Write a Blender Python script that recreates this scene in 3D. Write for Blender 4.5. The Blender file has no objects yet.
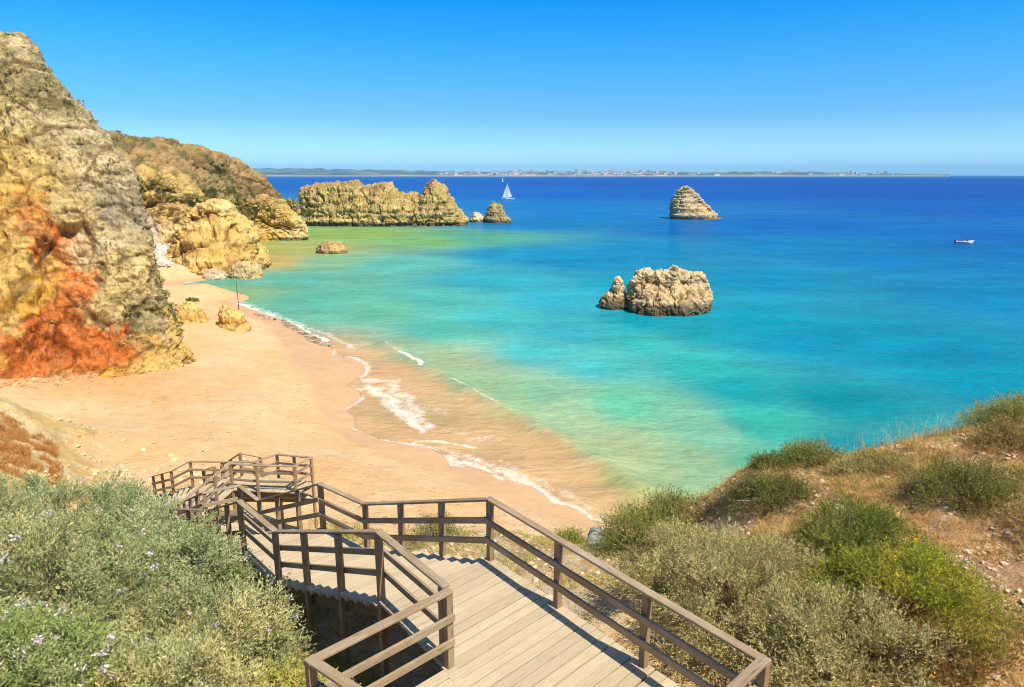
import bpy, math, random
import numpy as np
from mathutils import Vector
R = math.radians
random.seed(7); rng = np.random.default_rng(7)
sc = bpy.context.scene; col = sc.collection

# ------------------------------------------------------------------ camera, sky, sun, exposure
CZ = 18.0; PITCH = R(13.9); F = 683.0
cam = bpy.data.cameras.new('camera'); camo = bpy.data.objects.new('camera', cam); col.objects.link(camo)
cam.sensor_width = 36.0; cam.lens = 36.0*F/1024; cam.clip_start = .1; cam.clip_end = 60000
camo.location = (0, 0, CZ); camo.rotation_euler = (R(90)-PITCH, 0, 0); sc.camera = camo

SUN = Vector((.77, -.64, 0)).normalized(); SUN_EL = R(56)
w = bpy.data.worlds.new('World'); sc.world = w; w.use_nodes = True
nt = w.node_tree; bg = nt.nodes['Background']
sky = nt.nodes.new('ShaderNodeTexSky'); sky.sky_type = 'NISHITA'; sky.sun_disc = False
sky.sun_elevation = SUN_EL; sky.sun_rotation = math.atan2(SUN.x, SUN.y)
sky.air_density = 1.0; sky.dust_density = 0.3; sky.ozone_density = 3.0; sky.altitude = 0
hs = nt.nodes.new('ShaderNodeHueSaturation'); hs.inputs['Saturation'].default_value = 1.35; hs.inputs['Value'].default_value = 1.0
hs.inputs['Saturation'].default_value = 1.0
tc = nt.nodes.new('ShaderNodeTexCoord'); sx = nt.nodes.new('ShaderNodeSeparateXYZ'); nt.links.new(tc.outputs['Generated'], sx.inputs[0])
rp = nt.nodes.new('ShaderNodeValToRGB'); nt.links.new(sx.outputs[2], rp.inputs[0]); el = rp.color_ramp.elements
SKYT = [(0, (.68, 1.08, 1.80)), (.03, (.62, 1.0, 1.55)), (.076, (.36, .74, 1.22)), (.15, (.17, .78, 1.24)), (.23, (.02, .72, 1.38)), (.45, (.62, .86, 1.02)), (1, (.80, .90, .95))]
el[0].position = 0; el[1].position = 1
for p_, c_ in SKYT[1:-1]: el.new(p_)
for e_, (p_, c_) in zip(el, SKYT): e_.color = (*[q/1.8 for q in c_], 1)
mu = nt.nodes.new('ShaderNodeVectorMath'); mu.operation = 'MULTIPLY'; mu2 = nt.nodes.new('ShaderNodeVectorMath'); mu2.operation = 'SCALE'; mu2.inputs['Scale'].default_value = 1.8
nt.links.new(sky.outputs[0], hs.inputs['Color']); nt.links.new(hs.outputs[0], mu.inputs[0]); nt.links.new(rp.outputs[0], mu.inputs[1]); nt.links.new(mu.outputs[0], mu2.inputs[0]); nt.links.new(mu2.outputs[0], bg.inputs[0]); bg.inputs[1].default_value = .105
sl = bpy.data.lights.new('sun', 'SUN'); sl.energy = 5.0; sl.angle = R(.53); sl.color = (1, .91, .74)
so = bpy.data.objects.new('sun', sl); col.objects.link(so)
so.rotation_euler = Vector((SUN.x*math.cos(SUN_EL), SUN.y*math.cos(SUN_EL), math.sin(SUN_EL))).to_track_quat('Z', 'Y').to_euler()
sc.view_settings.view_transform = 'Standard'; sc.view_settings.look = 'None'
sc.view_settings.exposure = .40; sc.view_settings.gamma = 1.0
try:
    sc.cycles.filter_width = 1.1; sc.cycles.max_bounces = 6; sc.cycles.transparent_max_bounces = 8; sc.cycles.diffuse_bounces = 3
except Exception: pass

# ------------------------------------------------------------------ helpers
def P(u, v, D):                      # point seen in direction (u, v) at horizontal distance D
    x = (u-512)/F; y = (343.5-v)/F
    Y = math.cos(PITCH)+y*math.sin(PITCH); Z = -math.sin(PITCH)+y*math.cos(PITCH)
    return np.array([x/Y*D, D, CZ+Z/Y*D])
def PZ(u, v, Z):                     # same at height Z
    y = (343.5-v)/F
    s = (-math.sin(PITCH)+y*math.cos(PITCH))/(math.cos(PITCH)+y*math.sin(PITCH))
    return P(u, v, (Z-CZ)/s)
def srgb(r, g, b):
    return np.array([((c/255)/12.92 if c/255 < .04045 else ((c/255+.055)/1.055)**2.4) for c in (r, g, b)])

_p = rng.permutation(256); _p = np.concatenate([_p, _p, _p])
_g = rng.normal(size=(256, 3)); _g /= np.linalg.norm(_g, axis=1)[:, None]
def perlin(p):
    i = np.floor(p).astype(np.int64); f = p-i; i &= 255
    u = f*f*f*(f*(f*6-15)+10); out = 0
    for dx in (0, 1):
        for dy in (0, 1):
            for dz in (0, 1):
                h = _p[_p[_p[i[:, 0]+dx]+i[:, 1]+dy]+i[:, 2]+dz]
                g = _g[h]; d = f-np.array([dx, dy, dz])
                wt = (u[:, 0] if dx else 1-u[:, 0])*(u[:, 1] if dy else 1-u[:, 1])*(u[:, 2] if dz else 1-u[:, 2])
                out = out+wt*(g*d).sum(1)
    return out*1.5
def fbm(p, oct=5, lac=2.03, gain=.5, ridged=False):
    a = 1.; s = 0.; n = 0.; p = np.asarray(p, float)
    for _ in range(oct):
        v = perlin(p)
        if ridged: v = 1-2*np.abs(v)
        s = s+a*v; n += a; a *= gain; p = p*lac+17.3
    return s/n
def worley(p):
    p = np.asarray(p, float); i = np.floor(p).astype(np.int64); f = p-i; b1 = np.full(len(p), 9.); b2 = b1.copy()
    for dx in (-1, 0, 1):
        for dy in (-1, 0, 1):
            for dz in (-1, 0, 1):
                j = i+np.array([dx, dy, dz]); h = _p[_p[_p[j[:, 0] & 255]+(j[:, 1] & 255)]+(j[:, 2] & 255)]
                c = np.array([dx, dy, dz])+.5+_g[h]*.45; d = np.linalg.norm(f-c, axis=1); n = d < b1
                b2 = np.where(n, b1, np.minimum(b2, d)); b1 = np.where(n, d, b1)
    return b1, b2
def sat(c, k): l = (c@np.array([.3, .55, .15]))[:, None]; return np.clip(l+(c-l)*k, .008, .95)
def smooth(a, b, x): t = np.clip((x-a)/(b-a), 0, 1); return t*t*(3-2*t)
def idw(pts, cps, cols, power=3.):
    d = np.linalg.norm(pts[:, None, :]-cps[None], axis=2)+1e-3
    wt = d**-power; wt /= wt.sum(1)[:, None]
    return wt@cols

def mesh_np(name, V, Fq, mat, attrs=None, smooth_=True, parent=None):
    """V (n,3), Fq (m,k) int; attrs name -> (n,3|4) colours or (n,) floats"""
    m = bpy.data.meshes.new(name); V = np.asarray(V, np.float32); Fq = np.asarray(Fq, np.int32)
    m.vertices.add(len(V)); m.vertices.foreach_set('co', V.ravel())
    k = Fq.shape[1]; m.loops.add(Fq.size); m.loops.foreach_set('vertex_index', Fq.ravel())
    m.polygons.add(len(Fq)); m.polygons.foreach_set('loop_start', np.arange(0, Fq.size, k, dtype=np.int32))
    m.polygons.foreach_set('loop_total', np.full(len(Fq), k, np.int32))
    m.update(calc_edges=True)
    m.polygons.foreach_set('use_smooth', np.full(len(Fq), smooth_, bool))
    for an, a in (attrs or {}).items():
        a = np.asarray(a, np.float32)
        if a.ndim == 1:
            at = m.attributes.new(an, 'FLOAT', 'POINT'); at.data.foreach_set('value', a)
        else:
            if a.shape[1] == 3: a = np.hstack([a, np.ones((len(a), 1), np.float32)])
            at = m.attributes.new(an, 'FLOAT_COLOR', 'POINT'); at.data.foreach_set('color', a.ravel())
    m.materials.append(mat)
    o = bpy.data.objects.new(name, m); col.objects.link(o)
    if parent is not None: o.parent = parent
    return o
def grid_faces(nr, nc, closed=False):
    r = np.arange(nr-1); c = np.arange(nc if closed else nc-1)
    rr, cc = np.meshgrid(r, c, indexing='ij'); c2 = (cc+1) % nc
    return np.stack([rr*nc+cc, rr*nc+c2, (rr+1)*nc+c2, (rr+1)*nc+cc], -1).reshape(-1, 4)
def tag(o, label=None, cat=None, group=None, kind=None):
    if label: o['label'] = label
    if cat: o['category'] = cat
    if group: o['group'] = group
    if kind: o['kind'] = kind
    return o
def empty(name, loc=(0, 0, 0), rz=0):
    o = bpy.data.objects.new(name, None); col.objects.link(o); o.location = loc; o.rotation_euler = (0, 0, rz)
    o.empty_display_size = .3; return o

# ------------------------------------------------------------------ materials
class NT:
    def __init__(s, name):
        s.m = bpy.data.materials.new(name); s.m.use_nodes = True; s.t = s.m.node_tree
        s.b = s.t.nodes['Principled BSDF']; s.out = s.t.nodes['Material Output']
    def n(s, typ, **kw):
        nd = s.t.nodes.new(typ)
        for k, v in kw.items():
            if k[0] == '_': nd.inputs[k[1:].replace('_', ' ')].default_value = v
            else: setattr(nd, k, v)
        return nd
    def l(s, a, b): s.t.links.new(a, b)
    def noise(s, scale, detail=4, rough=.55, vec=None, dist=0):
        nd = s.n('ShaderNodeTexNoise'); nd.inputs['Scale'].default_value = scale; nd.inputs['Detail'].default_value = detail
        nd.inputs['Roughness'].default_value = rough; nd.inputs['Distortion'].default_value = dist
        s.l(vec if vec is not None else s.pos(), nd.inputs['Vector']); return nd.outputs['Fac']
    def pos(s):
        if not hasattr(s, '_pos'): s._pos = s.n('ShaderNodeNewGeometry').outputs['Position']
        return s._pos
    def attr(s, name, out='Color'):
        nd = s.n('ShaderNodeAttribute'); nd.attribute_name = name; return nd.outputs[out]
    def rng(s, x, a, b, c, d, clamp=True):
        nd = s.n('ShaderNodeMapRange'); nd.clamp = clamp
        for i, v in enumerate((a, b, c, d)): nd.inputs[i+1].default_value = v
        s.l(x, nd.inputs[0]); return nd.outputs[0]
    def math(s, op, a, b=None, c=None):
        nd = s.n('ShaderNodeMath', operation=op)
        for i, v in enumerate((a, b, c)):
            if v is None: continue
            if isinstance(v, (int, float)): nd.inputs[i].default_value = v
            else: s.l(v, nd.inputs[i])
        return nd.outputs[0]
    def mix(s, fac, a, b, mode='MIX'):
        nd = s.n('ShaderNodeMix', data_type='RGBA', blend_type=mode)
        for sk, v in ((nd.inputs[0], fac), (nd.inputs[6], a), (nd.inputs[7], b)):
            if isinstance(v, (int, float)): sk.default_value = v
            elif isinstance(v, (tuple, list, np.ndarray)): sk.default_value = (*[float(q) for q in v[:3]], 1)
            else: s.l(v, sk)
        return nd.outputs[2]
    def bump(s, h, strength=.5, dist=.1, prev=None):
        nd = s.n('ShaderNodeBump'); nd.inputs['Strength'].default_value = strength; nd.inputs['Distance'].default_value = dist
        s.l(h, nd.inputs['Height'])
        if prev is not None: s.l(prev, nd.inputs['Normal'])
        return nd.outputs[0]
    def scalecol(s, c, f):
        nd = s.n('ShaderNodeVectorMath', operation='SCALE'); s.l(c, nd.inputs[0]) if not isinstance(c, tuple) else setattr(nd.inputs[0], 'default_value', c)
        s.l(f, nd.inputs['Scale']) if not isinstance(f, (int, float)) else setattr(nd.inputs['Scale'], 'default_value', f); return nd.outputs[0]
def plain(name, c, rough=.6, metal=0):
    m = NT(name); v = m.rng(m.noise(6), .3, .7, .85, 1.1)
    m.l(m.scalecol(tuple(c), v), m.b.inputs['Base Color'])
    m.b.inputs['Roughness'].default_value = rough; m.b.inputs['Metallic'].default_value = metal
    return m.m
def rock_mat(name, s):               # s: size of the finest detail in metres
    m = NT(name); c = m.attr('Col')
    n1 = m.noise(.35/s, 6, .65); n2 = m.noise(1.2/s, 5, .7)
    f = m.math('MULTIPLY', m.rng(n1, .3, .7, .72, 1.22), m.rng(n2, .3, .7, .8, 1.16))
    m.l(m.scalecol(c, f), m.b.inputs['Base Color'])
    b1 = m.bump(n1, .8, 1.1*s); b2 = m.bump(n2, .8, .5*s, b1)
    v = m.n('ShaderNodeTexVoronoi', feature='F1'); v.inputs['Scale'].default_value = .5/s; m.l(m.pos(), v.inputs['Vector'])
    b3 = m.bump(v.outputs['Distance'], .4, .8*s, b2)
    m.l(b3, m.b.inputs['Normal']); m.b.inputs['Roughness'].default_value = .92; m.b.inputs['Specular IOR Level'].default_value = .15
    return m.m
M = {}
M['rock_near'] = rock_mat('cliff_rock', .5)
M['rock_far'] = rock_mat('far_rock', 1.1)
M['rock_mid'] = rock_mat('stack_rock', .4)
M['boulder'] = rock_mat('boulder_rock', .22)

# ground: beach sand and ochre soil
def ground_mat(name, s, sand):
    m = NT(name); c = m.attr('Col')
    n1 = m.noise(.9, 6, .6); n2 = m.noise(7, 5, .65); n3 = m.noise(40, 3, .6)
    if sand:
        f = m.math('MULTIPLY', m.rng(n1, .3, .7, .90, 1.08), m.rng(n2, .3, .7, .90, 1.07)); n4 = m.noise(.22, 5, .65, dist=1.); f = m.math('MULTIPLY', f, m.rng(n4, .3, .7, .93, 1.05))
    else: f = m.math('MULTIPLY', m.math('MULTIPLY', m.rng(n1, .3, .7, .75, 1.2), m.rng(n2, .3, .7, .72, 1.2)), m.rng(n3, .3, .7, .75, 1.2))
    m.l(m.scalecol(c, f), m.b.inputs['Base Color'])
    wet = m.attr('wet', 'Fac')
    k = m.math('SUBTRACT', 1.0, wet)
    v = m.n('ShaderNodeTexVoronoi', feature='SMOOTH_F1'); v.inputs['Scale'].default_value = 2.2; m.l(m.pos(), v.inputs['Vector'])
    h = m.math('MULTIPLY', m.math('ADD', n2, m.math('MULTIPLY', v.outputs['Distance'], .5)), k)
    if sand:
        v2 = m.n('ShaderNodeTexVoronoi', feature='F1'); v2.inputs['Scale'].default_value = 1.5; m.l(m.pos(), v2.inputs['Vector']); v2.inputs['Randomness'].default_value = 1.0
        fp = m.math('MULTIPLY', m.rng(v2.outputs['Distance'], .10, .26, 1, 0), m.math('MULTIPLY', m.rng(n4, .42, .58, 0, 1), k)); h = m.math('SUBTRACT', h, m.math('MULTIPLY', fp, .7))
        m.l(m.scalecol(c, m.math('MULTIPLY', f, m.rng(fp, 0, 1, 1, .86))), m.b.inputs['Base Color'])
    b = m.bump(h, .9 if sand else .9, .15 if sand else .12); b = m.bump(n3, .3 if sand else .8, .02 if sand else .04, b)
    m.l(b, m.b.inputs['Normal'])
    m.l(m.rng(wet, 0, 1, .95, .45), m.b.inputs['Roughness']); m.b.inputs['Specular IOR Level'].default_value = .2
    return m.m
M['sand'] = ground_mat('beach_sand', 1, True); M['soil'] = ground_mat('ochre_soil', 1, False)

# ------------------------------------------------------------------ terrain control points
G = []                                # (x, y, z)
def gz(u, v, Z): p = PZ(u, v, Z); G.append((p[0], p[1], Z))
EDGE = [(172, 281), (205, 289), (235, 303), (270, 316), (300, 329), (322, 341), (330, 355), (345, 385), (343, 410), (352, 430), (380, 440), (407, 445), (450, 466), (500, 480), (551, 503), (591, 520), (620, 531)]
for u, v in EDGE: gz(u, v, 0)
for u, v, Z in [(100, 400, 2.6), (60, 415, 2.9), (150, 450, 3.5), (200, 440, 3.3), (250, 400, 2.4), (300, 400, 1.0), (330, 460, 1.9), (400, 490, 2.2), (320, 430, 1.1),
    (300, 360, .5), (250, 330, .9), (205, 312, 1.4), (180, 300, 1.4), (150, 285, 1.8), (220, 370, 2.0), (455, 502, 1.5), (560, 530, 1.1), (600, 542, 1.5), (340, 470, 2.3),
    (440, 375, -.14), (500, 405, -.16), (560, 440, -.18), (610, 470, -.18), (640, 500, -.15), (400, 350, -.14), (460, 440, -.06), (520, 460, -.07), (400, 400, -.05),
    (470, 360, -.9), (540, 395, -.9), (620, 430, -.9), (680, 470, -.8), (350, 320, -.9), (270, 290, -.8), (500, 330, -2), (700, 350, -4), (700, 430, -2.), (400, 300, -2), (300, 290, -1.5),
    (600, 250, -5), (300, 262, -1), (225, 284, -.5), (250, 296, -.5), (265, 303, -.5), (240, 290, -.6), (285, 308, -.6), (262, 248, -.5), (255, 270, -.5), (270, 275, -.7), (280, 245, -.7), (1000, 350, -5), (420, 250, -3)]: gz(u, v, Z)
G += [(10, 40, -2), (25, 40, -5), (40, 25, -5), (60, 60, -6), (0, 300, -8), (-60, 300, -8), (100, 200, -8), (300, 100, -9), (200, 0, -9), (-30, 220, -5), (-38, 60, 2.2), (-36, 75, 2.4), (-45, 100, 2.5),
      (-60, 60, 4), (-60, 120, 2.5), (-74, 150, 3), (-90, 150, 4), (-100, 200, 5), (-70, 200, -2), (-45, 52, 2.6), (-200, 100, 6), (-200, 250, 6), (-80, 40, 6), (-150, 20, 10)]
# near slope under the stairs
G += [(0, 0, 15.8), (0, 3, 13.2), (-3, 3, 13.4), (3, 3, 13.8), (-1.2, 5, 11.6), (1.2, 5.2, 11.5), (.6, 7, 11.1), (-1.5, 7.2, 10.8), (-2.6, 8.2, 10.6), (-1.5, 9.5, 10.5), (0, 8.6, 11.2), (1.2, 9.4, 11.35), (2.6, 8, 11.75), (3.2, 6.4, 12.0),
      (0, 10.5, 11.0), (-1.2, 12.2, 10.45), (.8, 12, 10.75), (-2.8, 11.4, 9.9), (0, 13.8, 10.2), (-1.4, 14.4, 9.95), (-4, 12.2, 9.3), (-3.4, 14.4, 9.5), (-5.5, 14.5, 8.3), (-7, 16.5, 7.3), (-5.2, 18.0, 7.6), (-8.5, 20, 5.2), (-2, 19, 6.2), (1, 18, 6.6),
      (-9.8, 24, 4.3), (-12.5, 24, 4.5), (-13.5, 28, 3.9), (-7, 26, 3.7), (-2, 24, 3.4), (2.4, 22, 3.0), (2.6, 15.6, 8.6), (1.6, 13.6, 10.0), (1.2, 15.2, 9.0), (3.4, 27, 1.9), (-12, 19, 7.0)]
# left bush slope and the ochre mound
G += [(-5, 5.5, 11.8), (-7.5, 7, 11.8), (-4.5, 8.5, 10.7), (-6.5, 10, 10.5), (-9.5, 12.5, 10.0), (-12, 12, 10.9), (-9, 15, 9.0), (-11, 16.5, 7.4), (-14, 18, 6.6), (-14, 6, 13), (-20, 12, 12), (-30, 20, 12), (-17.5, 22, 7.0)]
for u, v, Z in [(0, 396, 6.9), (-60, 390, 8.0), (36, 425, 6.0), (0, 440, 7.3), (60, 455, 5.2), (18, 388, 3.6), (72, 428, 3.3), (100, 462, 3.7), (130, 490, 3.9), (-80, 440, 8.6)]: gz(u, v, Z)
# right headland and its drop to the sea
G += [(3.4, 12.4, 10.7), (4.2, 9.4, 11.9), (6, 7, 12.7), (5.6, 11.2, 12.15), (8.4, 10.6, 12.9), (4.6, 5, 12.9), (8, 6, 13.6), (12, 9, 13.6), (12, 14, 12.8), (16, 10, 14.8), (6.2, 13.2, 12.1), (8, 13.6, 12.4), (10, 14.4, 12.4),
      (4.6, 13.2, 11.85), (3.7, 12.9, 11.3), (5.3, 13.6, 12.1), (3.9, 15.2, 8.2), (5, 16.4, 8), (7, 17, 8), (9.4, 18, 8), (13, 19, 8), (5, 20, 2.5), (8, 21.5, 2), (12, 23, 2), (18, 22, 3), (7, 26, -.8), (12, 29, -1.5), (24, 18, 6), (30, 25, -2), (22, 8, 16), (40, 0, 18), (6, 0, 15.5), (-8, 0, 15.5), (-30, 0, 16), (0, -10, 18), (30, -20, 20), (-30, -20, 20), (60, -40, 15), (-100, -40, 18)]
G = np.array(G); _n = len(G)
def _ker(a, b): return np.linalg.norm(a[:, None]-b[None], axis=2)
_A = np.zeros((_n+3, _n+3)); _A[:_n, :_n] = _ker(G[:, :2], G[:, :2]); _A[:_n, _n] = 1; _A[:_n, _n+1:] = G[:, :2]; _A[_n:, :_n] = _A[:_n, _n:].T
_W = np.linalg.solve(_A, np.concatenate([G[:, 2], [0, 0, 0]]))
def height0(xy):
    xy = np.asarray(xy, float).reshape(-1, 2); out = []
    for c in np.array_split(xy, max(1, len(xy)//20000)):
        out.append(_ker(c, G[:, :2])@_W[:_n]+_W[_n]+c@_W[_n+1:])
    return np.concatenate(out)
def sandy(xy, z):                     # 1 on the beach, 0 on the soil of the slopes
    q = np.column_stack([xy*.35, xy[:, 0]*0]); n = fbm(q, 3)*.8
    s = 1-smooth(3.9, 4.7, z+n)
    return s*(1-smooth(1.2, 2.6, xy[:, 0]+n-(xy[:, 1]-27)*.6)*(xy[:, 1] < 40))
def height(xy):
    xy = np.asarray(xy, float).reshape(-1, 2); z = height0(xy)
    s = sandy(xy, z); q = np.column_stack([xy, xy[:, 0]*0])
    rough = smooth(.15, 1.5, z)
    far = np.clip(np.hypot(xy[:, 0], xy[:, 1])/40, .35, 1)
    return z+(1-s)*(fbm(q*.45, 4)*.45*far+fbm(q*2.4, 4)*.10)+s*rough*(fbm(q*.22, 3)*.22+fbm(q*.9, 3)*.13)
def H(x, y): return float(height([[x, y]])[0])
# polar sheet, finer near the stairs
na, nr = 760, 600
ang = np.concatenate([np.linspace(R(-85), R(-42), 41)[:-1], np.linspace(R(-42), R(42), na-80), np.linspace(R(42), R(85), 41)[1:]]); rad = np.geomspace(1.2, 360, nr)
AA, RR = np.meshgrid(ang, rad, indexing='ij'); XY = np.column_stack([(np.sin(AA)*RR).ravel(), (np.cos(AA)*RR).ravel()])
z = height(XY); s = sandy(XY, z)
# mask by face
Fq = grid_faces(na, nr)[:, ::-1]
q = np.column_stack([XY, z*0])
n_a = fbm(q*.13, 4); n_b = fbm(q*.6, 4); n_c = fbm(q*2.2, 3)
wet = 1-smooth(.45, .85, z+n_a*.35+n_b*.06)
dry = np.array([.68, .42, .20]); dry2 = np.array([.70, .48, .27]); wetc = np.array([.58, .355, .175]); org = np.array([.62, .36, .15])
cS = dry+(dry2-dry)*smooth(-.3, .35, n_a+n_b*.4)[:, None]
o_ = smooth(-38, -30, -np.abs(XY[:, 0]+36)-np.abs(XY[:, 1]-52)*1.2+n_b*4)   # red washings at the cliff foot
cS = cS+(org-cS)*(np.exp(-(((XY[:, 0]+31)/9)**2+((XY[:, 1]-50)/5)**2))*.9)[:, None]
cS = cS+(wetc-cS)*wet[:, None]
pal = {'ochre': (.56, .38, .17), 'pale': (.66, .52, .32), 'red': (.52, .28, .13), 'grey': (.46, .38, .27)}
cH = np.array(pal['ochre'])+(np.array(pal['pale'])-np.array(pal['ochre']))*smooth(-.25, .4, n_b+n_c*.5)[:, None]
rd = smooth(.05, .5, n_a+n_b*.5+smooth(3, 8, XY[:, 0])*.45-.05)*(XY[:, 0] > 1.5)
cH = cH+(np.array(pal['red'])-cH)*(rd*.75)[:, None]
gr = smooth(.1, .5, n_c-n_b*.4)*.5; cH = cH+(np.array(pal['grey'])-cH)*gr[:, None]
mound = (XY[:, 0] < -12)[:, None]; cM = np.array([.66, .44, .17])+(np.array([.74, .58, .32])-np.array([.66, .44, .17]))*smooth(-.2, .4, n_b)[:, None]
cH = np.where(mound & (XY[:, 1] > 17)[:, None], cM, cH)
C = cS*s[:, None]+cH*(1-s[:, None])
VV = np.column_stack([XY, z]); fs = s[Fq].mean(1) > .5
def sub(mask, name, mat):
    f = Fq[mask]; idx, inv = np.unique(f, return_inverse=True)
    o = mesh_np(name, VV[idx], inv.reshape(f.shape), mat, {'Col': C[idx], 'wet': (wet*s)[idx]})
    o['kind'] = 'structure'; return o
sub(fs, 'beach', M['sand']); sub(~fs, 'hillside', M['soil'])

# ------------------------------------------------------------------ sea
def water_mat():
    m = NT('sea_water'); c = m.attr('Col'); al = m.attr('alpha', 'Fac'); fo = m.attr('foam', 'Fac')
    mp = m.n('ShaderNodeMapping'); mp.inputs['Rotation'].default_value = (0, 0, R(25)); mp.inputs['Scale'].default_value = (1, 2.2, 1); m.l(m.pos(), mp.inputs[0])
    a = m.noise(.9, 5, .6, mp.outputs[0]); b = m.noise(.16, 4, .6, mp.outputs[0]); g = m.noise(.018, 5, .6, mp.outputs[0]); st = m.noise(.06, 6, .62, mp.outputs[0])
    f = m.math('MULTIPLY', m.rng(g, .35, .65, .90, 1.08), m.rng(b, .3, .7, .93, 1.06)); f = m.math('MULTIPLY', f, m.rng(st, .3, .7, .82, 1.15)); f = m.math('MULTIPLY', f, m.rng(a, .3, .7, .86, 1.13))
    n_f = m.noise(3.6, 9, .8, dist=1.6); n_g = m.noise(.6, 6, .75, dist=2.)
    ft = m.math('ADD', fo, m.math('MULTIPLY', m.math('SUBTRACT', m.math('ADD', m.math('MULTIPLY', n_f, .6), m.math('MULTIPLY', n_g, .4)), .5), 2.6))
    fm = m.math('MULTIPLY', m.rng(ft, .36, 1.0, 0, .95), m.rng(fo, .02, .15, 0, 1))
    cc = m.mix(fm, m.scalecol(c, f), (.85, .84, .80))
    rip = m.noise(2.4, 4, .6, mp.outputs[0])
    bb = m.bump(b, .6, 1.0); bb = m.bump(a, .6, .22, bb); bb = m.bump(rip, .4, .05, bb)
    df = m.n('ShaderNodeBsdfDiffuse'); m.l(cc, df.inputs[0]); m.l(bb, df.inputs['Normal'])
    gl = m.n('ShaderNodeBsdfGlossy'); gl.inputs['Roughness'].default_value = .16; m.l(bb, gl.inputs['Normal'])
    fr = m.n('ShaderNodeFresnel'); fr.inputs[0].default_value = 1.33; m.l(bb, fr.inputs['Normal'])
    gx = m.n('ShaderNodeMixShader'); m.l(m.math('MULTIPLY', m.rng(fr.outputs[0], 0, .5, 0, .20), m.math('SUBTRACT', 1.0, fm)), gx.inputs[0]); m.l(df.outputs[0], gx.inputs[1]); m.l(gl.outputs[0], gx.inputs[2])
    tr = m.n('ShaderNodeBsdfTransparent'); mx = m.n('ShaderNodeMixShader')
    m.l(m.math('MAXIMUM', al, fm), mx.inputs[0]); m.l(tr.outputs[0], mx.inputs[1]); m.l(gx.outputs[0], mx.inputs[2]); m.l(mx.outputs[0], m.out.inputs[0])
    return m.m
M['water'] = water_mat()
KW = .70                              # picture brightness -> base colour of the water
WC = [(400, 368, 212, 175, 125), (430, 385, 210, 176, 125), (460, 405, 206, 178, 125), (500, 428, 200, 180, 122), (540, 452, 198, 182, 120), (575, 477, 196, 184, 120), (605, 500, 192, 184, 122), (420, 430, 212, 172, 122),
      (425, 361, 165, 192, 145), (467, 380, 158, 194, 146), (510, 396, 150, 194, 150), (534, 397, 135, 195, 160), (560, 424, 170, 200, 155), (601, 452, 182, 202, 150), (640, 470, 182, 202, 152), (584, 492, 188, 190, 122), (620, 500, 178, 190, 124), (675, 455, 162, 200, 156),
      (650, 320, 10, 155, 188), (760, 320, 0, 145, 186), (850, 340, 0, 138, 182), (950, 350, 0, 128, 178), (560, 330, 60, 178, 190), (450, 300, 85, 188, 178), (650, 250, 0, 128, 190), (550, 255, 5, 145, 190), (740, 390, 25, 160, 178),
      (380, 372, 205, 165, 115), (420, 420, 200, 170, 120), (500, 450, 200, 178, 122), (590, 495, 200, 180, 125), (640, 515, 190, 185, 125), (330, 350, 200, 180, 140), (400, 350, 150, 185, 150), (450, 375, 160, 190, 145),
      (520, 400, 160, 195, 140), (600, 450, 182, 202, 150), (660, 470, 176, 203, 152), (700, 480, 160, 200, 155), (700, 430, 132, 198, 165), (620, 410, 110, 190, 165), (760, 420, 60, 175, 170), (760, 460, 90, 185, 150), (850, 400, 5, 145, 170),
      (850, 450, 20, 150, 165), (540, 350, 80, 190, 190), (600, 370, 80, 190, 190), (500, 320, 70, 190, 190), (440, 330, 90, 188, 170), (380, 310, 105, 190, 160), (640, 340, 60, 182, 192), (700, 370, 50, 180, 188), (700, 330, 15, 155, 185), (800, 340, 0, 140, 185),
      (900, 340, 0, 142, 186), (1000, 380, 0, 142, 182), (1000, 300, 0, 124, 186), (400, 265, 100, 195, 180), (420, 242, 130, 190, 120), (350, 236, 150, 190, 100), (480, 238, 90, 180, 150), (330, 262, 140, 195, 150), (270, 262, 205, 185, 115),
      (300, 250, 185, 190, 110), (290, 280, 100, 190, 170), (240, 292, 140, 190, 140), (330, 300, 100, 190, 165), (260, 282, 110, 190, 165), (500, 255, 20, 155, 190), (540, 225, 0, 125, 190), (500, 280, 50, 175, 190), (600, 260, 0, 140, 190),
      (560, 300, 50, 175, 195), (640, 285, 0, 150, 190), (750, 280, 0, 135, 190), (900, 260, 0, 115, 190), (1000, 250, 0, 100, 182), (600, 215, 0, 125, 200), (700, 230, 0, 115, 190), (800, 225, 0, 100, 190), (1000, 210, 0, 92, 190), (540, 205, 0, 122, 200),
      (560, 195, 0, 96, 196), (700, 195, 0, 88, 190), (900, 195, 0, 78, 182), (400, 182, 0, 84, 188), (300, 185, 0, 92, 190), (600, 184, 0, 78, 186), (1000, 188, 0, 74, 180), (800, 182, 0, 72, 180), (200, 184, 0, 84, 188), (1000, 181, 0, 68, 176), (900, 230, 0, 108, 192), (800, 245, 0, 120, 192), (1000, 235, 0, 100, 190), (-100, 190, 0, 80, 180), (1200, 300, 0, 110, 180), (1200, 420, 0, 125, 175)]
wp = np.array([PZ(u, v, 0)[:2] for u, v, *_ in WC]); wc = np.array([srgb(c[0], c[1]+(9 if u > 600 and 240 < v < 430 else 0), c[2]-(3 if u > 600 and 240 < v < 430 else 0)) for u, v, *c in WC])*KW
def warp(xy): r = np.hypot(xy[:, 0], xy[:, 1]); return np.column_stack([xy[:, 0]/r*1.3, np.log(r)])
na, nr = 900, 700
ang = np.concatenate([np.linspace(R(-86), R(-42), 31)[:-1], np.linspace(R(-42), R(42), na-60), np.linspace(R(42), R(86), 31)[1:]]); rad = np.concatenate([np.geomspace(16, 450, nr-110), np.geomspace(470, 13000, 110)])
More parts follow.
